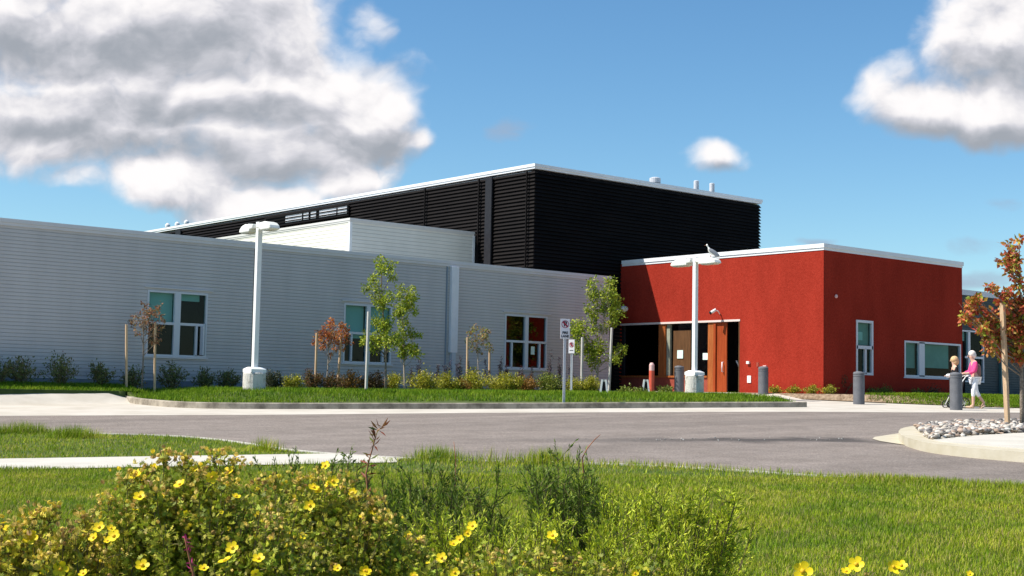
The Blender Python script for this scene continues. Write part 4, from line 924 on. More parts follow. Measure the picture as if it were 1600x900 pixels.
def stones(n):
    P_ = np.array([p[:2] for p in STN]); lo, hi = P_.min(0), P_.max(0); pts = []
    while len(pts) < n:
        c = lo + (hi - lo) * rng.random(2)
        if inside(STN, np.array([c[0]]), np.array([c[1]]))[0]: pts.append(c)
    pts = np.array(pts); s = rng.uniform(.025, .07, n); R = randrot(n)
    V = []; F = []; C = []
    pal = np.array([[.36, .32, .28], [.48, .42, .35], [.22, .20, .19], [.58, .53, .46], [.40, .29, .22], [.13, .12, .115], [.62, .58, .52]])
    for i in range(n):
        sc = s[i] * np.array([1, rng.uniform(.6, .9), rng.uniform(.4, .65)]); v = IV * (1 + .22 * np.sin(IV[:, [1, 2, 0]] * rng.uniform(1, 3, 3) + rng.uniform(0, 6, 3)).sum(1, keepdims=True) / 2)
        a = rng.uniform(0, 6.28); b = rng.uniform(-.4, .4)
        Rz = np.array([[math.cos(a), -math.sin(a), 0], [math.sin(a), math.cos(a), 0], [0, 0, 1]]); Rx = np.array([[1, 0, 0], [0, math.cos(b), -math.sin(b)], [0, math.sin(b), math.cos(b)]])
        v = (v * sc) @ (Rz @ Rx).T + np.array([pts[i][0], pts[i][1], plane(*pts[i]) + zt_ + sc[2] * .5 + rng.uniform(0, .09)])
        V.append(v); F.append(IF + i * len(IV)); C.append(np.repeat(pal[rng.integers(len(pal))][None] * rng.uniform(.8, 1.15), len(IV), 0))
    o = raw('river_stones', np.concatenate(V), np.concatenate(F), 'stone', col=np.concatenate(C), smooth=True)
    tag(o, 'bed of rounded grey and tan river stones around the red-leaved tree', 'stones', kind='stuff')
stones(3400)

# ------------------------------------------------------------------ vegetation
def leaves_mesh(name, pos, dirs, size, cols, parent, tmpl=LEAF, m='leaf'):
    R = frame_from(dirs); V, F = stamp(*tmpl, pos, R, size)
    return raw(name, V, F, m, parent, col=np.repeat(cols, len(tmpl[0]), 0))
def tree(name, px, yw, base_py, clusters, cols, lsize, dens, label, cat='tree', D=None, trunk_r=.03, group=None, bark='bark', fork=None, zb=None, spread=1.0):
    if D is None:
        q = hy(px, base_py, yw); D = -(M.T @ q)[2]
    q = P(px, base_py, D); x, y = q[0], q[1]; z = float(GI(x, y)) if zb is None else zb
    t = thing(name, (x, y, z), label, cat, group=group); o = np.array([x, y, z]); pxm = D / FPX
    fv = np.array([FW[0], FW[1], 0])
    cs = []
    for c in clusters:
        off = rng.uniform(-1, 1) * min(.38, .9 * abs(c[0] - px) * pxm + .12) * spread
        cs.append((P(c[0], c[1], D + off) - o, c[2] * pxm))
    cs.sort(key=lambda c: c[0][2]); top = cs[-1][0]
    # trunk
    pts = []; n = 9; sway = rng.normal(size=2) * .02
    for i in range(n + 1):
        s_ = i / n; pts.append((top[0] * s_ ** 1.7 + sway[0] * math.sin(s_ * 5), top[1] * s_ ** 1.7 + sway[1] * math.sin(s_ * 6), top[2] * s_ - (.1 if i == 0 else 0)))
    mb = MB(); mb.tube(pts, [trunk_r * (1 - .85 * i / n) + .004 for i in range(n + 1)], 8); mb.build('trunk', bark, t, True)
    br = MB(); hmin = cs[0][0][2] * .75
    for c, r in cs[:-1]:
        h = max(hmin * .8, c[2] - .35 * math.hypot(c[0], c[1]) - .25); s_ = min(h / top[2], .95); s_ = max(.15, s_)
        b0 = Vector((top[0] * s_ ** 1.7, top[1] * s_ ** 1.7, top[2] * s_)); e = Vector(c + np.array([0, 0, r * .3])); mid = (b0 + e) / 2 + Vector((0, 0, -.08 * (e - b0).length)) + Vector(rng.normal(size=3) * .03)
        br.tube([b0, mid, e], [trunk_r * .42 * (1 - s_ * .6) + .003, trunk_r * .26 + .002, .003], 5)
        for _ in range(3):
            d = Vector(rng.normal(size=3)) * r * .8; br.tube([mid.lerp(e, .6), e + d], [.004, .002], 4)
    br.build('branch', bark, t, True)
    Ps, Ds, Ss, Cs = [], [], [], []
    for c, r in cs:
        n = max(10, int(2.6 * dens * (r / .17) ** 2)); v = rng.normal(size=(n, 3)); v /= np.linalg.norm(v, axis=1)[:, None]; v *= (rng.random(n) ** .45)[:, None] * np.array([1, 1, 1.05]) * r * 1.12
        # leaves hang along twigs: small sub-clumps
        sub = rng.normal(size=(max(3, n // 9), 3)) * r * .5; v = v * .62 + sub[rng.integers(len(sub), size=n)] * .75
        d = v * 1.2 + rng.normal(size=(n, 3)) * r * .6 + np.array([0, 0, -.25 * r])
        Ps.append(c + v); Ds.append(d); Ss.append(lsize * rng.uniform(.6, 1.25, n)); shade = rng.uniform(.8, 1.15)
        Cs.append(palette(cols, n) * shade)
    leaves_mesh('crown', np.concatenate(Ps), np.concatenate(Ds), np.concatenate(Ss), np.concatenate(Cs), t)
    return t
def pxd(px, py, yw): return -(M.T @ hy(px, py, yw))[2]
GREEN = [(.25, .34, .02), (.36, .42, .03), (.15, .24, .02), (.46, .47, .04)]
RED = [(.46, .10, .03), (.52, .18, .04), (.32, .07, .03), (.40, .2, .04), (.56, .24, .05)]
BROWN = [(.30, .14, .08), (.24, .18, .07), (.38, .15, .08), (.2, .16, .06)]
MIX = [(.24, .27, .04), (.34, .2, .07), (.2, .24, .04), (.40, .2, .08)]
tree('young_tree', 602, 35.2, 606, [(594, 410, 9), (597, 422, 9), (611, 417, 10), (615, 432, 8), (581, 436, 8), (570, 449, 6), (588, 449, 9), (592, 466, 12), (606, 466, 11), (597, 476, 10), (587, 502, 9), (606, 505, 11), (597, 510, 12), (575, 529, 9), (584, 537, 12), (592, 527, 11), (604, 527, 12), (611, 534, 11), (569, 534, 6), (619, 529, 9)],
     GREEN, .072, 62, 'tall young green-leaved tree in front of the teal-blind window', group='young green trees along the wing', trunk_r=.032, bark='bark')
tree('young_tree', 633, 35.6, 606, [(624, 451, 6), (625, 461, 7), (643, 451, 6), (644, 461, 9), (638, 471, 12), (631, 478, 12), (646, 483, 8), (621, 490, 9), (628, 488, 9), (631, 507, 10), (626, 522, 9), (641, 520, 9), (654, 523, 6), (626, 534, 9), (638, 544, 11), (646, 546, 10), (650, 554, 8), (631, 551, 9), (627, 557, 5)],
     GREEN, .072, 62, 'shorter young green-leaved tree just right of the taller one', group='young green trees along the wing', trunk_r=.03, bark='bark_pale')
tree('young_tree', 933, 37.2, 602, [(928, 444, 9), (923, 456, 9), (927, 462, 9), (934, 458, 7), (954, 438, 7), (953, 446, 9), (950, 460, 11), (960, 458, 7), (946, 470, 11), (960, 470, 11), (964, 478, 8), (920, 482, 8), (928, 490, 10), (938, 482, 9), (926, 500, 8), (946, 484, 9), (960, 486, 10), (962, 496, 9), (956, 504, 8), (946, 512, 8), (936, 514, 8), (926, 516, 7), (898, 512, 12), (908, 510, 11), (902, 522, 12), (910, 526, 9), (902, 546, 8), (914, 544, 12), (924, 540, 12), (934, 542, 11), (922, 552, 12), (930, 558, 11), (938, 550, 9), (928, 572, 7), (962, 552, 9), (970, 546, 9), (960, 560, 9), (976, 544, 5)],
     GREEN, .085, 38, 'young green-leaved tree at the right end of the grey wall', group='young green trees along the wing', trunk_r=.035, bark='bark_pale')
tree('young_tree', 221, 37.9, 603, [(227, 475, 4), (236, 485, 9), (242, 492, 10), (232, 490, 8), (248, 478, 5), (212, 493, 6), (220, 500, 9), (228, 503, 7), (203, 503, 6), (237, 502, 8), (215, 517, 6), (250, 515, 8), (235, 522, 8), (253, 500, 5), (237, 533, 7), (248, 533, 7), (223, 510, 6)],
     BROWN, .07, 34, 'small brown-leaved tree between two stakes at the leftmost window', group='small ornamental trees by the wall', trunk_r=.026, bark='bark')
tree('young_tree', 509.5, 36.8, 602, [(517, 503, 5), (509, 511, 6), (517, 509, 7), (533, 505, 5), (535, 510, 6), (501, 521, 7), (509, 522, 8), (516, 527, 9), (523, 523, 8), (531, 522, 8), (539, 523, 7), (544, 515, 5), (495, 530, 6), (504, 533, 7), (525, 531, 8), (543, 534, 6), (493, 537, 4), (507, 542, 5), (533, 541, 6), (517, 554, 4), (524, 547, 4)],
     RED, .07, 48, 'small orange-red tree between two stakes left of the middle window', group='small ornamental trees by the wall', trunk_r=.020, bark='bark_pale')
tree('young_tree', 749, 37.6, 602, [(741, 513, 7), (756, 516, 7), (735, 519, 5), (761, 519, 6), (735, 533, 7), (747, 530, 8), (761, 536, 8), (767, 545, 6), (741, 542, 7), (756, 524, 7), (750, 550, 5)],
     MIX, .07, 34, 'small bronze-green tree between two stakes right of the downspout', group='small ornamental trees by the wall', trunk_r=.02, bark='bark_pale')
TD = -(M.T @ hp(1597, 669, zt_))[2]
q = hp(1597, 669, zt_)
tree('young_tree', 1597, None, 669, [(1576, 383, 6), (1592, 377, 6), (1582, 398, 10), (1588, 402, 9), (1570, 408, 7), (1580, 416, 11), (1586, 426, 8), (1590, 442, 8), (1548, 446, 6), (1554, 452, 5), (1574, 456, 8), (1526, 468, 9), (1518, 478, 9), (1528, 482, 9), (1508, 496, 9), (1514, 502, 8), (1538, 504, 11), (1534, 512, 9), (1548, 500, 12), (1554, 514, 12), (1546, 526, 11), (1558, 528, 11), (1572, 472, 11), (1584, 472, 12), (1592, 484, 12), (1580, 488, 12), (1596, 472, 10), (1576, 504, 12), (1590, 506, 13), (1574, 526, 12), (1588, 524, 12), (1596, 530, 12), (1545, 540, 8), (1558, 548, 8), (1570, 551, 9), (1585, 553, 11), (1600, 556, 11), (1612, 480, 14), (1615, 510, 14), (1625, 535, 13), (1605, 450, 10), (1635, 500, 12), (1640, 530, 12), (1622, 465, 12)],
     [(.60, .10, .05), (.58, .16, .05), (.36, .34, .04), (.60, .24, .08), (.28, .34, .03), (.46, .07, .05)], .10, 68, 'red and green leaved tree with a pale stake on the stony island', D=TD, zb=plane(q[0], q[1]) + zt_, trunk_r=.045, bark='bark')
def stake(px0, py0, px1, py1, D, label, m='stake', r=.028, group='wooden tree stakes'):
    b = P(px0, py0, D); tp = P(px1, py1, D); v = Vector(tp - b)
    mb = MB(); a = Vector((0, 0, -.3)); s = r
    u = Vector((s, 0, 0)); w_ = Vector((0, s, 0))
    V = [-u - w_ - v * .1, u - w_ - v * .1, u + w_ - v * .1, -u + w_ - v * .1, v - u - w_, v + u - w_, v + u + w_, v - u + w_]
    mb.add([tuple(x) for x in V], [(0, 3, 2, 1), (4, 5, 6, 7), (0, 1, 5, 4), (1, 2, 6, 5), (2, 3, 7, 6), (3, 0, 4, 7)])
    o = mb.build('tree_stake', m, None, bevel=.004); o.location = tuple(b); tag(o, label, 'stake', group)
for a in ((197.5, 606, 197.5, 507, pxd(197, 600, 37.8), 'wooden stake left of the small brown-leaved tree'), (241.5, 606, 242.5, 505, pxd(242, 600, 37.6), 'wooden stake right of the small brown-leaved tree'),
          (492.5, 606, 495, 520, pxd(493, 600, 36.7), 'wooden stake left of the small orange-red tree'), (527.5, 604, 533.5, 522, pxd(528, 600, 36.7), 'leaning wooden stake right of the small orange-red tree'),
          (729.5, 603, 730.5, 527, pxd(729, 600, 37.5), 'wooden stake left of the small bronze-green tree'), (764.5, 600, 765, 545, pxd(765, 600, 37.7), 'wooden stake right of the small bronze-green tree')): stake(*a)
stake(572, 610, 576, 487, pxd(574, 600, 34.9), 'pale weathered stake left of the tall young green tree', 'stake_grey', .035)
stake(908.5, 604, 910, 527, pxd(909, 600, 37.0), 'pale weathered stake left of the green tree by the red block', 'stake_grey', .035)
stake(951.5, 610, 956, 512, pxd(953, 600, 36.6), 'pale weathered stake right of the green tree by the red block', 'stake_grey', .035)
stake(1574.5, 669, 1566, 473, TD - .15, 'tall pale yellow stake in the river stones beside the red-leaved tree', 'stake', .042)

def bush(name, px, py, yw, w, h, cols, lsize, n, label, cat='shrub', group=None, flowers=None, nfl=0, D=None, zb=None, sparse=0., twiggy=False, flsize=.045):
    if D is None: D = pxd(px, py, yw)
    q = P(px, py, D); x, y = q[0], q[1]; z = float(GI(x, y)) if zb is None else zb
    t = thing(name, (x, y, z - .02), label, cat, group=group)
    st = MB(); ends = []
    ns = 26 if twiggy else 14
    for i in range(ns):
        a = rng.uniform(0, 2 * math.pi); rr = rng.random() ** .5 * w; zz_ = h * (1 - .45 * (rr / w) ** 2) * rng.uniform(.65, 1.0 if not twiggy else 1.08)
        e = (rr * math.cos(a), rr * math.sin(a), zz_); ends.append(e)
        st.tube([(rr * .12 * math.cos(a), rr * .12 * math.sin(a), -.05), (e[0] * .55, e[1] * .55, e[2] * .55), e], [.012, .008, .003], 4)
    st.build('stem', 'twig', t)
    ends = np.array(ends); k = rng.integers(len(ends), size=n); f = rng.uniform(.35, 1.05, n)[:, None]
    pos = ends[k] * np.concatenate([f, f, f ** 1.0], 1) + rng.normal(size=(n, 3)) * w * (.16 if not twiggy else .11)
    pos[:, 2] = np.abs(pos[:, 2])
    leaves_mesh('foliage', pos, rng.normal(size=(n, 3)) + pos * .8 / w, lsize * rng.uniform(.6, 1.3, n), palette(cols, n, .25), t, QLEAF)
    if nfl:
        a = rng.uniform(0, 6.28, nfl); rr = rng.random(nfl) ** .5 * w * 1.05; zz_ = h * (1.02 - .5 * (rr / w) ** 2) * rng.uniform(.75, 1.05, nfl)
        fp = np.stack([rr * np.cos(a), rr * np.sin(a), zz_], 1)
        o = leaves_mesh('flowers', fp, rng.normal(size=(nfl, 3)), flsize * rng.uniform(.7, 1.3, nfl), palette(flowers, nfl, .1), t, QLEAF); o['kind'] = 'stuff'
    return t
YF = [(.62, .50, .05), (.75, .66, .16), (.80, .72, .35)]
BG = [(.14, .19, .02), (.20, .25, .03), (.10, .13, .015), (.26, .27, .04)]
YGc = [(.36, .36, .025), (.50, .45, .03), (.24, .26, .02), (.16, .17, .015)]
OR = [(.28, .15, .03), (.35, .17, .03), (.20, .12, .02)]
RD = [(.13, .06, .03), (.10, .09, .02), (.18, .08, .03), (.07, .06, .015)]
DK = [(.03, .045, .02), (.045, .06, .025), (.06, .06, .03)]
rowg = 'low shrubs planted along the grey wing'
i_ = 0
for px, py, w, h, cols, nf, lb in ((427, 606, .22, .42, DK, 0, 'small dark round shrub right of the left lamp footing'), (459, 607, .26, .36, YGc, 6, 'low yellow-green shrub two along from the left lamp footing'),
        (486, 606, .26, .46, RD, 0, 'dark reddish shrub behind the left stake of the orange-red tree'), (520, 606, .30, .38, RD, 0, 'reddish low shrub under the orange-red tree'), (547, 606, .30, .40, OR, 0, 'rusty shrub right of the orange-red tree'),
        (583, 606, .36, .42, RD, 0, 'dark rusty shrub between the pale stake and the tall green tree'), (614, 607, .26, .42, YGc, 24, 'small yellow-flowered shrub between the two green tree trunks'),
        (664, 607, .42, .46, YGc, 46, 'wide yellow-flowered shrub right of the shorter green tree'), (697, 607, .34, .42, YGc, 30, 'yellow-flowered shrub below the downspout'), (721, 607, .22, .34, OR, 6, 'small rusty shrub left of the stake by the bronze-green tree'),
        (747, 607, .42, .52, YGc, 60, 'tall yellow-flowered shrub in front of the bronze-green tree'), (783, 607, .34, .44, YGc, 36, 'yellow-flowered shrub left of the rusty round one'), (803, 603, .24, .5, YGc, 14, 'yellow-green shrub peeking behind the rusty round one'),
        (818, 607, .36, .38, OR, 0, 'rusty orange round shrub beneath the dark red window'), (853, 607, .40, .48, BG, 18, 'big green shrub left of the fire lane sign'), (869, 606, .24, .42, DK, 3, 'dark shrub just left of the fire lane sign post'), (894, 606, .26, .40, YGc, 22, 'yellow-flowered shrub right of the fire lane sign post'),
        (921, 606, .32, .42, YGc, 30, 'yellow-flowered shrub at the foot of the green tree by the red block')):
    bush('flowering_shrub' if nf > 2 else 'low_shrub', px, py, 36.2 + .2 * math.sin(px), w * 1.4, h * 1.5, cols, .055, 2900 if w > .3 else 1700, lb, group=rowg, flowers=YF, nfl=nf * 3)
RG = [(.15, .2, .06), (.2, .24, .07), (.08, .10, .04), (.24, .2, .09)]
for k, (px, w, h, lb) in enumerate(((-5, .4, .8, 'sparse rose bush cut by the left edge of the photo'), (33, .46, .75, 'sparse dark rose bush nearest the left edge against the siding'), (93, .46, .85, 'rose bush with tall leaning shoots, third from the left'), (157, .36, .72, 'compact rose bush left of the first stake'), (208, .36, .7, 'rose bush behind the small brown-leaved tree'),
                                 (268, .42, .78, 'rose bush under the leftmost window, right of its tree'), (320, .34, .62, 'rose bush left of a broader one near the left lamp'), (354, .42, .62, 'broad rose bush immediately left of the left lamp footing'))):
    bush('rose_bush', px, 602, 38.3, w * 1.1, h * 1.08, RG, .07, 950, lb, group='rose bushes along the grey wall', flowers=[(.35, .30, .2), (.3, .12, .1)], nfl=8, twiggy=True)
for px, D, w, h, cols, lb in ((1214, 49.5, .27, .26, YGc, 'leftmost of four small golden shrubs at the red corner'), (1240, 49.2, .27, .30, YGc, 'second of four small golden shrubs at the red corner'), (1267, 48.6, .28, .32, YGc, 'third of four small golden shrubs at the red corner'), (1295, 47.8, .28, .34, YGc, 'rightmost of four small golden shrubs at the red corner')):
    q = P(px, 618, D); bush('golden_shrub', px, 618, None, w, h, cols, .05, 800, lb, D=D, zb=float(bedz(q[0], q[1])), group='small golden shrubs at the red corner', flowers=YF, nfl=12)
for px, D, w, h, lb in ((1316, 49.5, .5, .75, 'dark twiggy shrub right of the red corner'), (1367, 50.0, .3, .3, 'small pale-green plant right of the middle bollard'), (1384, 50.5, .3, .36, 'low green plant on the dark soil under the red wall'), (1455, 52., .5, .45, 'dark shrub under the wide low window'), (1432, 51.4, .3, .3, 'small green clump below the left end of the wide window')):
    q = P(px, 618, D); bush('low_shrub', px, 618, None, w, h, DK if h > .4 else BG, .05, 500, lb, D=D, zb=float(bedz(q[0], q[1])), group='low plants under the shaded red wall', twiggy=True)
for px, D, w, h, lb in ((980, 44, .3, .25, 'dark grass tuft between the pale stake and the right stand'), (997, 43, .35, .22, 'dark low tuft left of the right white stand'), (1042, 45, .35, .3, 'light green tuft left of the lamp footing before the door')):
    bush('grass_tuft', px, 610, None, w, h, BG, .07, 400, lb, D=D, group='grass tufts on the island')
# purple flower spikes
PU = [(.075, .045, .07), (.11, .075, .10), (.06, .06, .05)]
desc = {643: 'left of the shorter green tree trunk base', 657: 'tall, between the shorter green tree and the downspout'}
spk = ((643, 572), (657, 560), (682, 570), (698, 562), (717, 556), (736, 560), (760, 562), (780, 556), (789, 570), (815, 572), (830, 574), (857, 546), (876, 558), (893, 574))
sl_lab = ('leftmost short purple spike right of the shorter green tree', 'tall purple spike second from the left', 'thin purple spike midway to the downspout', 'purple spike at the left foot of the downspout', 'tall purple spike right of the downspout', 'purple spike next to the left stake of the bronze-green tree', 'purple spike right of the bronze-green tree trunk', 'tall purple spike left of the dark red window', 'short purple spike at the left window corner', 'purple spike below the middle mullion of the dark red window', 'short purple spike below the right pane of the dark red window', 'tallest purple spike at the right edge of the dark red window', 'leaning purple spike left of the fire lane sign', 'short purple spike below the smaller sign')
for (px, pt), lb in zip(spk, sl_lab):
    D = pxd(px, 605, 37.4 if px < 840 else 37.2); q = P(px, 605, D); z = float(GI(q[0], q[1])); top = P(px, pt, D)[2] - z
    t = thing('purple_spike', (q[0], q[1], z), lb, 'flower', group='purple flower spikes along the wing')
    ms = MB()
    pts_ = []
    for j in range(3):
        lean = rng.normal(size=2) * .07; hh = top * (1 if j == 0 else rng.uniform(.6, .85)); ms.tube([(0, 0, 0), (lean[0] * .5, lean[1] * .5, hh * .6), (lean[0], lean[1], hh)], [.008, .006, .003], 4)
        n = 130; f = rng.uniform(.3, 1, n); pts_.append(np.stack([lean[0] * f + rng.normal(size=n) * .03, lean[1] * f + rng.normal(size=n) * .03, hh * f], 1))
    ms.build('stem', 'twig', t); pp = np.concatenate(pts_)
    leaves_mesh('blossom', pp, rng.normal(size=pp.shape) + np.array([0, 0, .4]), .055 * rng.uniform(.6, 1.2, len(pp)), palette(PU, len(pp)), t, QLEAF)

# ---- grass
BL = (np.array([[-.5, 0, 0], [.5, 0, 0], [.36, .12, .55], [-.36, .12, .55], [0, .38, 1.0]]), [[[0, 1, 2, 3]], [[3, 2, 4]]])
GC = [(.22, .33, .010), (.28, .385, .014), (.36, .41, .03), (.13, .235, .008), (.46, .42, .12)]
GCF = [(.13, .25, .012), (.18, .30, .016), (.23, .31, .03), (.09, .18, .010)]
def grass(name, X, Y, Z, h, wd, label, cols=GC, dry=.0, lean=.45):
    n = len(X); yaw = rng.uniform(0, 6.283, n); ln = rng.normal(size=n) * lean * .7 + .1
    c, s = np.cos(yaw), np.sin(yaw); cl, sn = np.cos(ln), np.sin(ln)
    ex = np.stack([c, s, 0 * c], 1); ey = np.stack([-s * cl, c * cl, -sn], 1) ; ez = np.stack([-s * sn, c * sn, cl], 1)
    R = np.stack([ex, ey, ez], 2); S = np.stack([wd, h, h], 1)
    V = (np.einsum('nij,nkj->nki', R, BL[0][None] * S[:, None, :]) + np.stack([X, Y, Z], 1)[:, None, :]).reshape(-1, 3)
    off = (np.arange(n) * 5)[:, None]; F = [np.array([[0, 1, 2, 3]]) + off, np.array([[3, 2, 4]]) + off]
    cc = palette(cols, n, .22)
    if dry: k = rng.random(n) < dry; cc[k] = np.array([.36, .31, .14]) * rng.uniform(.7, 1.1, (k.sum(), 1))
    tint = np.ones((5, 3)); tint[4] = 1.1
    o = raw(name, V, F, 'grass', col=(cc[:, None, :] * tint[None]).reshape(-1, 3)); tag(o, label, 'grass', kind='stuff'); return o
def vnoise(x, y, s, seed=0):
    r = np.random.default_rng(seed); out = 0
    for k in range(5):
        a = r.uniform(0, 6.28); f = s * (1 + k * .7); out = out + np.sin((x * math.cos(a) + y * math.sin(a)) * f + r.uniform(0, 6.28)) / (1 + k * .5)
    return out / 3
def near_lawn():
    N_ = 900000
    # sample in view wedge (wider than the frame)
    v = np.sqrt(rng.uniform(6.5 ** 2, 30 ** 2, N_)); v = np.where(rng.random(N_) < .55, np.sqrt(rng.uniform(6.5 ** 2, 17 ** 2, N_)), v); u = rng.uniform(-.56, .62, N_) * v
    X = FW[0] * v + RT[0] * u; Y = FW[1] * v + RT[1] * u
    lawn = [tuple(p) for p in NEAR][::-1] + [(-60, -20)]
    ok = inside(lawn, X, Y)
    s = (X - SWA[0]) * SWD[0] + (Y - SWA[1]) * SWD[1]; w = (X - SWA[0]) * SWN[0] + (Y - SWA[1]) * SWN[1]
    ok &= ~((w < 0.02) & (w > -1.66 + .03 * np.sin(s * 5)) & (s < 4.8))
    X, Y, s, w = X[ok], Y[ok], s[ok], w[ok]
    NP = np.array([p for p in NEAR[1:-1]]); SP = np.array(smooth_poly(NP, 8))
    d = np.full(len(X), 9.)
    for p in SP: d = np.minimum(d, np.hypot(X - p[0], Y - p[1]))
    ok = d > np.where(Y > 14.6, .17, .05); X, Y, s, w, d = X[ok], Y[ok], s[ok], w[ok], d[ok]
    h = rng.uniform(.028, .07, len(X)) * (1 + .35 * vnoise(X, Y, 1.6, 4)) * (1 + .9 * np.where((X > 9.7) & (Y > 15.5), -.2, 1.) * np.exp(-((d - .3) / .35) ** 2) * (1 + .6 * vnoise(X, Y, 2.5, 9)))
    h *= 1 + .5 * np.exp(-((w + 1.85) / .15) ** 2)
    v = X * FW[0] + Y * FW[1]
    grass('near_grass', X, Y, plane(X, Y) + .08, np.clip(h, .03, .28), rng.uniform(.003, .007, len(X)) * (.8 + v / 22), 'mown green lawn in the foreground, longer along its kerb', dry=.10)
near_lawn()
def island_grass():
    N_ = 150000; P_ = np.array([p[:2] for p in ISL]); lo, hi = P_.min(0), P_.max(0)
    X = rng.uniform(lo[0], hi[0], N_); Y = rng.uniform(lo[1], hi[1], N_); ok = inside(ISL, X, Y)
    d = (X - K0[0]) * KN[0] + (Y - K0[1]) * KN[1]; ok &= (d > .2) & (rng.random(N_) < np.clip(1.6 - d / 6, .25, 1)); X, Y = X[ok], Y[ok]
    fr = np.array([p for p in front]); dd = np.full(len(X), 9.)
    for p in fr[::1]: dd = np.minimum(dd, np.hypot(X - p[0], Y - p[1]))
    ok = dd > .2; X, Y = X[ok], Y[ok]
    grass('island_grass', X, Y, GI(X, Y) - .02, rng.uniform(.07, .15, len(X)) * (1 + .3 * vnoise(X, Y, 2, 3)), rng.uniform(.010, .02, len(X)), 'bright green grass on the kerbed island before the building', GCF)
    N_ = 26000; X = rng.uniform(4, 17.6, N_); Y = rng.uniform(37.03, 39.15, N_)
    grass('wall_strip_grass', X, Y, -.11 + .14 * sstep((Y - 37.0) / 1.4), rng.uniform(.06, .13, N_), rng.uniform(.012, .02, N_), 'strip of green grass between the concrete apron and the grey wall', GCF)
    N_ = 220000; X = rng.uniform(36.5, 58, N_); y0 = np.interp(X, BEDE[:, 0], BEDE[:, 1]); Y = y0 + rng.random(N_) * np.minimum(4.5, 30 - y0 + 4 * (X > 48.3)); uu = (X * RT[0] + Y * RT[1]) / (X * FW[0] + Y * FW[1]); ok = (rng.random(N_) < np.clip((uu - .25) / .03, 0, 1)); X, Y = X[ok], Y[ok]
    grass('bed_grass', X, Y, bedz(X, Y) - .01, rng.uniform(.06, .12, len(X)), rng.uniform(.012, .02, len(X)), 'green grass between the right sidewalk and the shaded red wall', GCF)
island_grass()

# longer tufts along the far edge of the left lawn
for (px, py, w_, n_, lb) in ((128, 691, .55, 900, 'long green grass tuft leftmost at the road edge'), (45, 684, .7, 900, 'long grass tuft at the far left road edge'), (425, 712, .3, 300, 'small grass tuft where the footpath nears the road'), (690, 727, .45, 700, 'long grass tuft just right of the footpath end'), (860, 731, .5, 700, 'long grass tuft behind the tallest juniper')):
    q = hp(px, py); d_ = -(FW * .35)
    X = q[0] + d_[0] + rng.normal(size=n_) * w_ * .5 * abs(RT[0]) ; Y = q[1] + d_[1] - rng.normal(size=n_) * .12 + (X - q[0]) * -.36
    o = grass('grass_tuft', X, Y, plane(X, Y) + .08, rng.uniform(.10, .23, n_) * np.exp(-((X - q[0] - d_[0]) / w_) ** 2) + .04, rng.uniform(.005, .008, n_), lb, GC); o['group'] = 'long grass tufts along the road edge'
# ---- foreground shrubs
def leaflet_fan():
    T = []; F = []; k = 0
    for a in (-62, -30, 0, 30, 62):
        ca, sa = math.cos(math.radians(a)), math.sin(math.radians(a)); L_ = 1.0 if a == 0 else (.92 if abs(a) == 30 else .72)
        for (x, y, z) in ((0, .08, 0), (.15, .5, .06), (0, 1, -.03), (-.15, .5, .06)):
            x *= L_; y *= L_; T.append((x * ca + y * sa, -x * sa + y * ca, z + .12 * abs(a) / 62 * y))
        F += [[k, k + 1, k + 2], [k, k + 2, k + 3]]; k += 4
    return np.array(T), [F]
FAN = leaflet_fan()
def fl_mesh():
    mb = MB(); R = .0145
    for k in range(5):
        a = 2 * math.pi * k / 5; ca, sa = math.cos(a), math.sin(a); pr = [(.002, 0, 0), (.006, .0045, .001), (.011, .0068, .003), (.015, .0045, .0045), (.0162, 0, .0045), (.015, -.0045, .0045), (.011, -.0068, .003), (.006, -.0045, .001), (.0095, 0, .0012)]
        V = [(x * ca - y * sa, x * sa + y * ca, z) for x, y, z in pr]; mb.add(V, [(i, i + 1, 8) for i in range(7)] + [(7, 0, 8)])
    return mb
FLO = None
def flower(parent, pos, d, s):
    global FLO
    if FLO is None:
        f = fl_mesh().build('flower', 'petal', None, True)
        c = MB().ell((0, 0, .0025), (.0042, .0042, .0028), 10, 6).build('flower_centre', mat('flower_centre', (.62, .34, .01), (.75, .45, .02), .7, 400), f, True)
        FLO = f; o = f
    else:
        o = FLO.copy(); COL.objects.link(o); c = FLO.children[0].copy(); COL.objects.link(c); c.parent = o
    o.parent = parent; o.location = tuple(pos); o.rotation_euler = Vector(d).to_track_quat('Z', 'Y').to_euler(); o.scale = (s, s, s)
PG = [(.29, .38, .022), (.40, .46, .03), (.52, .52, .05), (.15, .21, .02), (.54, .48, .06), (.30, .27, .05)]
SEED = [(.66, .46, .12), (.76, .58, .16), (.46, .28, .10), (.82, .66, .16), (.86, .66, .04)]
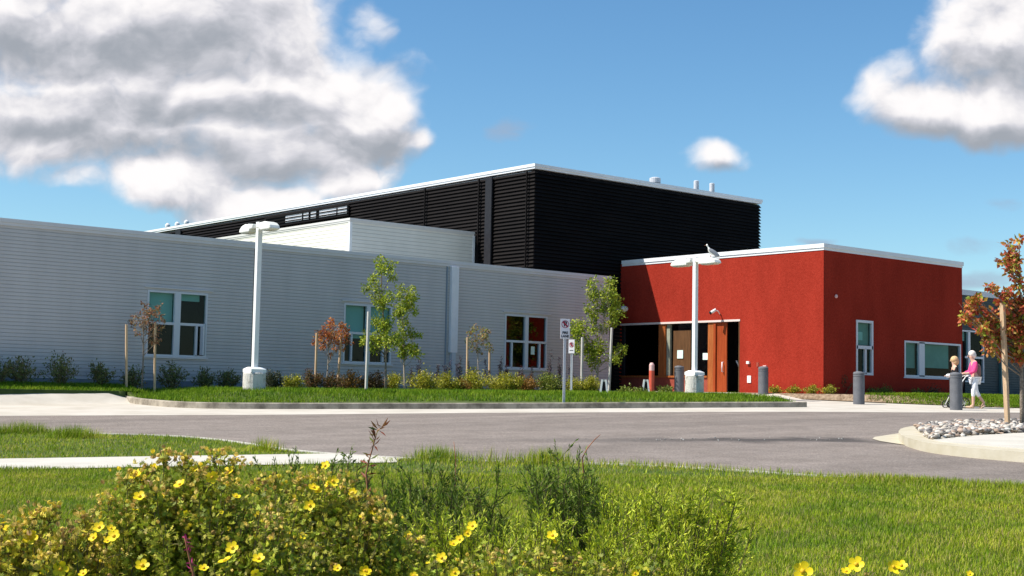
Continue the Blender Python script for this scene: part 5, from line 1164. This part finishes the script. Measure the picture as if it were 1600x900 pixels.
def potentilla(label, basepx, D, lobes, flowers, nleaf, warm=0., seedn=260, crests=(), nsmall=14):
    b = P(basepx, 700, D); x, y = b[0], b[1]; z = plane(x, y) + .08
    t = thing('cinquefoil_shrub', (x, y, z), label, 'shrub', group='yellow-flowered shrubs in the foreground'); o = np.array([x, y, z])
    L_ = [(P(l[0], l[1], l[3]) - o, l[2] * l[3] / FPX) for l in lobes]; wts = np.array([r ** 2 for _, r in L_]); wts /= wts.sum()
    st = MB(); tips = []; pl = []; dl_ = []
    nst = 150
    for i in range(nst):
        c, r = L_[rng.choice(len(L_), p=wts)]; v = rng.normal(size=3); v[2] = abs(v[2]) * 1.1; v /= np.linalg.norm(v)
        e = c + v * r * np.array([1.0, 1.0, 1.0]) * rng.uniform(.85, 1.02); rt = np.array([e[0] * .12 + rng.normal() * .03, e[1] * .12 + rng.normal() * .03, 0])
        m1 = rt + (e - rt) * .5 + np.array([0, 0, .05]) * rng.random() + rng.normal(size=3) * .02; pts_ = [rt, m1, (m1 + e) / 2 + rng.normal(size=3) * .01, e]
        st.tube([tuple(p) for p in pts_], [.0035, .0026, .0018, .0012], 4, False); tips.append((e, v))
        for _ in range(4):
            f = rng.uniform(.55, .95); p0 = m1 + (e - m1) * f; d = v * .5 + rng.normal(size=3) * .6; d[2] = abs(d[2]); e2 = p0 + d / np.linalg.norm(d) * rng.uniform(.03, .08); st.tube([tuple(p0), tuple(e2)], [.0014, .0008], 3, False); tips.append((e2, d))
            pl.append((p0, e2))
        pl.append((m1, e)); pl.append((pts_[2], e))
    so_ = st.build('stems', 'twig', t)
    A = np.array([p[0] for p in pl]); B = np.array([p[1] for p in pl]); k = rng.integers(len(pl), size=nleaf); f = rng.random(nleaf)[:, None]
    pos = A[k] + (B[k] - A[k]) * f + rng.normal(size=(nleaf, 3)) * .009
    # leaves filling the lower body
    for cx, cy, cd_ in crests:
        e = P(cx, cy, cd_) - o; q_ = rng.random((150, 1)) ** 1.3; pos = np.concatenate([pos, e - q_ * np.array([[.0, .0, .20]]) - q_ * e * np.array([[.05, .05, 0]]) + rng.normal(size=(150, 3)) * (.012 + .03 * q_)])
    nb = nleaf // 2; c_ = np.array([l[0] for l in L_])[rng.choice(len(L_), p=wts, size=nb)]; r_ = np.array([l[1] for l in L_])[rng.integers(len(L_), size=nb)]
    vb = rng.normal(size=(nb, 3)); vb /= np.linalg.norm(vb, axis=1)[:, None]; pb = c_ + vb * (r_ * rng.uniform(.5, .92, nb))[:, None]; pb[:, 2] -= rng.random(nb) ** 2 * .5; pb[:, 2] = np.maximum(pb[:, 2], .05)
    pos = np.concatenate([pos, pb]); n = len(pos)
    dr = rng.normal(size=(n, 3)); dr[:, 2] += .5
    cols = palette(PG, n, .25); cols[:, 0] *= 1 + warm
    leaves_mesh('foliage', pos, dr, rng.uniform(.009, .017, n), cols, t, FAN)
    # dry seed heads
    T2 = []; F2 = []; kk = 0
    for a in range(6):
        ca, sa = math.cos(a * 1.047), math.sin(a * 1.047)
        for (x_, y_, z_) in ((.05, 0, 0), (.35, .17, .45), (.25, 0, 1), (.35, -.17, .45)): T2.append((x_ * ca - y_ * sa, z_, x_ * sa + y_ * ca))
        F2.append([kk, kk + 1, kk + 2, kk + 3]); kk += 4
    tp = [tips[i] for i in rng.integers(len(tips), size=seedn)]; sp_ = np.array([p[0] for p in tp]); sp_ = sp_ + rng.normal(size=sp_.shape) * .008
    up = sp_[:, 2] > np.quantile(sp_[:, 2], .25); sp_ = sp_[up]; sd = np.array([p[1] for p in tp])[up] + rng.normal(size=sp_.shape) * .5
    kk2 = rng.integers(0, max(8, len(sp_) // 9), len(sp_)); sp_ = np.where((np.arange(len(sp_)) % 4 == 0)[:, None], sp_, sp_[kk2] + rng.normal(size=sp_.shape) * .013)
    if crests:
        cp = np.concatenate([P(cx, cy, cd_) - o + rng.normal(size=(26, 3)) * np.array([.016, .016, .010]) for cx, cy, cd_ in crests]); sp_ = np.concatenate([sp_, cp]); sd = np.concatenate([sd, rng.normal(size=cp.shape) + np.array([0, 0, .8])])
        cst = MB()
        for cx, cy, cd_ in crests:
            e = P(cx, cy, cd_) - o; jj = rng.normal(size=(2, 3)) * np.array([.03, .03, .0]); cst.tube([tuple(np.array([e[0] * .7, e[1] * .7, e[2] - .32]) + jj[0]), tuple(np.array([e[0] * .97, e[1] * .97, e[2] - .12]) + jj[1] * .5), tuple(e)], [.0022, .0017, .001], 4)
            for _ in range(5): cst.tube([tuple(e - np.array([0, 0, .03])), tuple(e + rng.normal(size=3) * .016)], [.0012, .0008], 3)
        cst.build('stems', 'twig', t)
    so2 = leaves_mesh('seed_heads', sp_, sd, rng.uniform(.008, .0145, len(sp_)), palette(SEED, len(sp_), .2), t, (np.array(T2), [F2])); so2['kind'] = 'stuff'
    tocam = -np.array([FW[0], FW[1], 0])
    hi = np.quantile([p[0][2] for p in tips], .55); tt_ = [p for p in tips if p[0][2] > hi]
    for i in rng.integers(len(tt_), size=nsmall):
        flower(t, tt_[i][0] + rng.normal(size=3) * .006, rng.normal(size=3) * .5 + np.array([0, 0, .8]) + tocam * .4, rng.uniform(.35, .75))
    for fx, fy, fd, *sz in flowers:
        p = P(fx, fy, fd) - o; dn = tocam * rng.uniform(.5, 1.1) + np.array([0, 0, rng.uniform(.5, 1.0)]) + rng.normal(size=3) * .28
        flower(t, p, dn, (sz[0] if sz else 1.0) * rng.uniform(.8, 1.1))
    return t
potentilla('main yellow-flowered shrub with tall domed top left of centre', 300, 3.55,
    [(240, 765, 32, 3.42), (300, 760, 38, 3.45), (352, 778, 30, 3.45), (205, 800, 30, 3.4), (262, 815, 74, 3.45), (325, 812, 74, 3.5), (370, 850, 70, 3.4), (290, 870, 110, 3.35), (205, 860, 60, 3.35), (400, 890, 90, 3.3), (440, 830, 60, 3.5)],
    [(218, 776, 3.3), (281, 757, 3.3, .9), (212, 742, 3.36, 1.0), (205, 744, 3.4, .7), (331, 746, 3.34), (303, 733, 3.4, .8), (357, 737, 3.4, .9), (369, 776, 3.3, .75), (222, 884, 3.05), (290, 802, 3.2, .5), (363, 856, 3.05, .9), (352, 877, 3.02, 1.2), (404, 873, 3.02, 1.0), (399, 897, 2.98, .9), (318, 888, 3.0, .8), (178, 838, 3.12, 1.0), (168, 845, 3.15, .6), (345, 800, 3.2, .5), (240, 730, 3.42, .7), (362, 733, 3.45, .6), (255, 720, 3.45, .5)], 15000, seedn=900, crests=[(257, 712, 3.42), (289, 716, 3.42), (338, 710, 3.42), (366, 722, 3.42), (200, 748, 3.35), (228, 738, 3.38), (170, 782, 3.3), (243, 762, 3.3), (318, 735, 3.4), (350, 750, 3.35)])
potentilla('second yellow-flowered shrub dome right of the main one', 520, 3.8,
    [(478, 775, 32, 3.7), (535, 780, 32, 3.7), (440, 788, 24, 3.7), (455, 820, 56, 3.7), (505, 808, 56, 3.75), (560, 840, 56, 3.7), (520, 860, 95, 3.6), (600, 865, 60, 3.65), (445, 880, 70, 3.5), (640, 900, 60, 3.6)],
    [(508, 728, 3.75, 1.1), (490, 762, 3.6, 1.1), (520, 752, 3.6, 1.1), (512, 757, 3.62, .7), (551, 769, 3.6, .8), (484, 790, 3.55, .9), (583, 798, 3.6, .9), (588, 806, 3.6, .6), (472, 838, 3.4, .7), (406, 870, 3.3, .6), (570, 892, 3.3, .9), (527, 888, 3.3, .7), (497, 768, 3.6, .6)], 12500, seedn=800, crests=[(468, 748, 3.65), (498, 745, 3.66), (540, 752, 3.65), (560, 775, 3.6), (588, 788, 3.6), (405, 755, 3.6), (430, 750, 3.65), (600, 812, 3.55)])
potentilla('yellow-flowered shrub at the lower left corner', 70, 3.3,
    [(20, 890, 70, 3.2), (90, 900, 80, 3.15), (150, 880, 55, 3.25), (60, 865, 45, 3.3), (-40, 880, 80, 3.2), (120, 860, 30, 3.3)],
    [(48, 841, 3.1, 1.25), (146, 840, 3.15, .9), (155, 824, 3.2, .8), (173, 826, 3.2, .8), (180, 837, 3.2, .7), (95, 889, 3.0, 1.2), (20, 880, 3.1, .7), (130, 896, 3.0, .6), (70, 893, 3.0, .6)], 11000, warm=.15, seedn=900, crests=[(78, 797, 3.2), (55, 802, 3.2), (135, 805, 3.25), (30, 830, 3.1), (15, 850, 3.1), (70, 870, 3.0), (100, 840, 3.1)])
potentilla('low yellow-flowered shrub at the bottom centre', 830, 3.6,
    [(690, 930, 62, 3.4), (770, 915, 66, 3.5), (850, 905, 66, 3.5), (930, 925, 66, 3.5), (1000, 930, 60, 3.5), (800, 960, 90, 3.3), (910, 960, 90, 3.4)],
    [(738, 822, 3.6, 1.1), (730, 833, 3.6, .8), (718, 843, 3.55, .9), (708, 850, 3.5, .7), (690, 872, 3.5, .9), (863, 837, 3.5, .9), (868, 846, 3.5, .5), (572, 893, 3.3, .8), (710, 895, 3.3, .8), (992, 896, 3.3, .7)], 11000, seedn=260)
potentilla('yellow-flowered tips poking up at the bottom edge right of centre', 1340, 3.3,
    [(1255, 925, 22, 3.1), (1330, 920, 22, 3.1), (1400, 920, 24, 3.15), (1330, 960, 60, 3.2)],
    [(1254, 893, 3.0, 1.3), (1338, 882, 3.0, 1.25), (1322, 893, 3.0, .8), (1396, 886, 3.05, 1.1), (1408, 884, 3.05, .8), (1250, 886, 3.02, .7), (1515, 897, 3.1, .6)], 900, seedn=60, nsmall=3)

def juniper(label, basepx, D, tips, cols, nper=80, ln=.024):
    nper = 66
    b = P(basepx, 800, D); x, y = b[0], b[1]; z = plane(x, y) + .08
    t = thing('juniper_shrub', (x, y, z), label, 'shrub', group='feathery junipers in the foreground'); o = np.array([x, y, z])
    st = MB(); Ps, Ds = [], []
    for (px, py, dd) in tips:
        e = P(px, py, dd) - o; rt = np.array([e[0] * .15, e[1] * .15, .02]); mid = rt * .45 + e * .55 + np.array([0, 0, -.08 * np.linalg.norm(e[:2])]); tt = np.linspace(0, 1, 9)[:, None]
        c = (1 - tt) ** 2 * rt + 2 * tt * (1 - tt) * mid + tt ** 2 * e; st.tube([tuple(p) for p in c], [.006 * (1 - .85 * s) + .0008 for s in np.linspace(0, 1, 9)], 4, False)
        nb = 34; f = rng.uniform(.15, 1.0, nb)
        for s in f:
            i = min(7, int(s * 8)); p0 = c[i] + (c[i + 1] - c[i]) * (s * 8 - i); d = c[min(i + 1, 8)] - c[i]; d /= np.linalg.norm(d); dd2 = d + rng.normal(size=3) * .5; dd2 /= np.linalg.norm(dd2); L_ = rng.uniform(.05, .14) * (1.25 - s * .6)
            e2 = p0 + dd2 * L_ + np.array([0, 0, .015]); st.tube([tuple(p0), tuple(e2)], [.0016, .0006], 3, False); n = nper // 3
            g = rng.random(n)[:, None]; Ps.append(p0 + (e2 - p0) * g); dr = dd2 + rng.normal(size=(n, 3)) * .38; Ds.append(dr)
        n = nper; g = rng.uniform(.35, 1.0, n); i = np.minimum(7, (g * 8).astype(int)); fr_ = (g * 8 - i)[:, None]; Ps.append(c[i] + (c[i + 1] - c[i]) * fr_); dv = (c[-1] - c[3]); dv /= np.linalg.norm(dv); Ds.append(dv + rng.normal(size=(n, 3)) * .5)
    st.build('stems', 'twig', t); pos = np.concatenate(Ps); dr = np.concatenate(Ds); n = len(pos)
    NB = (np.array([[-.045, 0, 0], [.045, 0, 0], [.035, .6, .03], [0, 1, .08], [-.035, .6, .03]]), [[[0, 1, 2, 4]], [[4, 2, 3]]])
    leaves_mesh('foliage', pos, dr, ln * rng.uniform(.4, 1.1, n), palette(cols, n, .3), t, (QLEAF[0] * np.array([.36, 1, 1]), QLEAF[1]))
def rt_(n, x0, x1, y0, y1, d0, d1):
    return [(rng.uniform(x0, x1), rng.uniform(y0, y1), rng.uniform(d0, d1)) for _ in range(n)]
JG = [(.12, .19, .02), (.16, .24, .025), (.22, .29, .03), (.07, .12, .012)]
JY = [(.42, .50, .02), (.52, .58, .03), (.30, .40, .02), (.60, .62, .06)]
juniper('dark juniper with upright sprays left of the centre', 690, 5.4, [(660, 722, 5.6), (672, 735, 5.3), (640, 745, 5.2), (690, 742, 5.5), (610, 760, 5.2), (725, 760, 5.5), (745, 775, 5.4)] + rt_(80, 595, 790, 752, 860, 4.8, 5.6) + rt_(20, 560, 780, 860, 960, 4.6, 5.2), JG, 90)
juniper('tallest dark juniper just right of the centre', 890, 5.2, [(872, 716, 5.4), (890, 728, 5.2), (905, 722, 5.5), (915, 745, 5.2), (850, 740, 5.2), (925, 735, 5.3), (838, 762, 5.0), (940, 770, 5.2)] + rt_(70, 828, 955, 750, 850, 4.7, 5.3) + rt_(20, 800, 980, 850, 960, 4.5, 5.0), JG, 90)
juniper('bright yellow-green spreading juniper in the lower centre right', 1010, 4.9, [(1130, 800, 5.0), (1090, 780, 5.2), (1110, 765, 5.3), (1050, 765, 5.2), (1025, 755, 5.2), (1150, 830, 4.9), (1180, 815, 5.0), (980, 790, 5.0)] + rt_(110, 930, 1150, 775, 900, 4.5, 5.2) + rt_(30, 900, 1200, 870, 980, 4.4, 4.8), JY, 90)
juniper('small juniper behind the two flowered domes', 500, 6.0, [(455, 722, 6.0), (432, 736, 6.0), (470, 742, 6.1), (520, 718, 6.1), (545, 712, 6.2), (560, 722, 6.0), (580, 740, 6.1), (535, 735, 6.0), (503, 745, 6.0), (410, 742, 6.0)] + rt_(14, 430, 600, 745, 830, 5.6, 6.2), JG, 70)
juniper('light green juniper among the lower flowers at the bottom', 760, 4.3, rt_(95, 640, 880, 808, 920, 4.0, 4.5) + rt_(16, 600, 900, 900, 980, 3.9, 4.3), JY, 80, .022)
juniper('bright juniper sprays along the bottom edge right of centre', 960, 4.2, rt_(110, 840, 1100, 825, 930, 3.9, 4.4), JY, 80, .022)
# tall red weed, dry stalks
def weed(px, D, path, label, cols, n, ls):
    b = P(px, 760, D); z = plane(b[0], b[1]) + .08; t = thing('tall_weed', (b[0], b[1], z), label, 'weed'); o = np.array([b[0], b[1], z])
    pts_ = [np.array([0, 0, 0])] + [P(q[0], q[1], D) - o for q in path]; MB().tube([tuple(p) for p in pts_], [.004, *np.linspace(.0035, .0012, len(path))], 5).build('stem', 'stem_red', t, True)
    if n:
        k = rng.integers(1, len(pts_), size=n); f = rng.random(n)[:, None]; A = np.array(pts_); pos = A[k - 1] + (A[k] - A[k - 1]) * f; dr = rng.normal(size=(n, 3)); dr[:, 2] += .5
        leaves_mesh('leaves', pos, dr, ls * rng.uniform(.5, 1.2, n), palette(cols, n), t, (QLEAF[0] * np.array([.38, 1, 1]), QLEAF[1]))
MT['stem_red'] = mat('reddish_stem', (.25, .09, .05), (.35, .16, .08), .8, 20)
weed(575, 5.0, [(576, 790), (572, 740), (578, 715), (585, 690), (590, 672), (598, 667)], 'tall reddish weed with narrow leaves rising over the road', [(.25, .06, .03), (.12, .14, .03), (.30, .12, .05)], 60, .042)
weed(912, 5.6, [(912, 740), (910, 715), (918, 700), (930, 686), (938, 679)], 'thin bent dry grass stalk above the tallest juniper', [(.3, .2, .1)], 0, .03)
weed(712, 6.4, [(712, 740), (712, 715), (709, 690)], 'thin straight stalk with seeds over the grass, left of the bent one', [(.2, .16, .07)], 10, .03)
weed(296, 3.05, [(303, 900), (298, 880), (292, 855), (288, 838)], 'small magenta flower stem inside the main yellow-flowered shrub', [(.45, .03, .18), (.30, .03, .12)], 26, .02)
# litter of small stones on the road seam
n = 40; f = rng.uniform(.3, 1, n); A = hp(780, 688); B = hp(1372, 687); pos = A + (B - A) * f[:, None] + np.concatenate([rng.normal(size=(n, 2)) * .35, np.zeros((n, 1))], 1); pos[:, 2] = plane(pos[:, 0], pos[:, 1]) + .008
V, F = stamp(IV * np.array([1, .8, .5]), [IF.tolist()], pos, randrot(n), rng.uniform(.008, .02, n)); cc = np.repeat(palette([(.34, .32, .29), (.2, .18, .16), (.42, .41, .38)], n), len(IV), 0)
tag(raw('loose_gravel', V, F, 'stone', col=cc), 'scattered loose gravel along the dark seam of the road', 'gravel', kind='stuff')
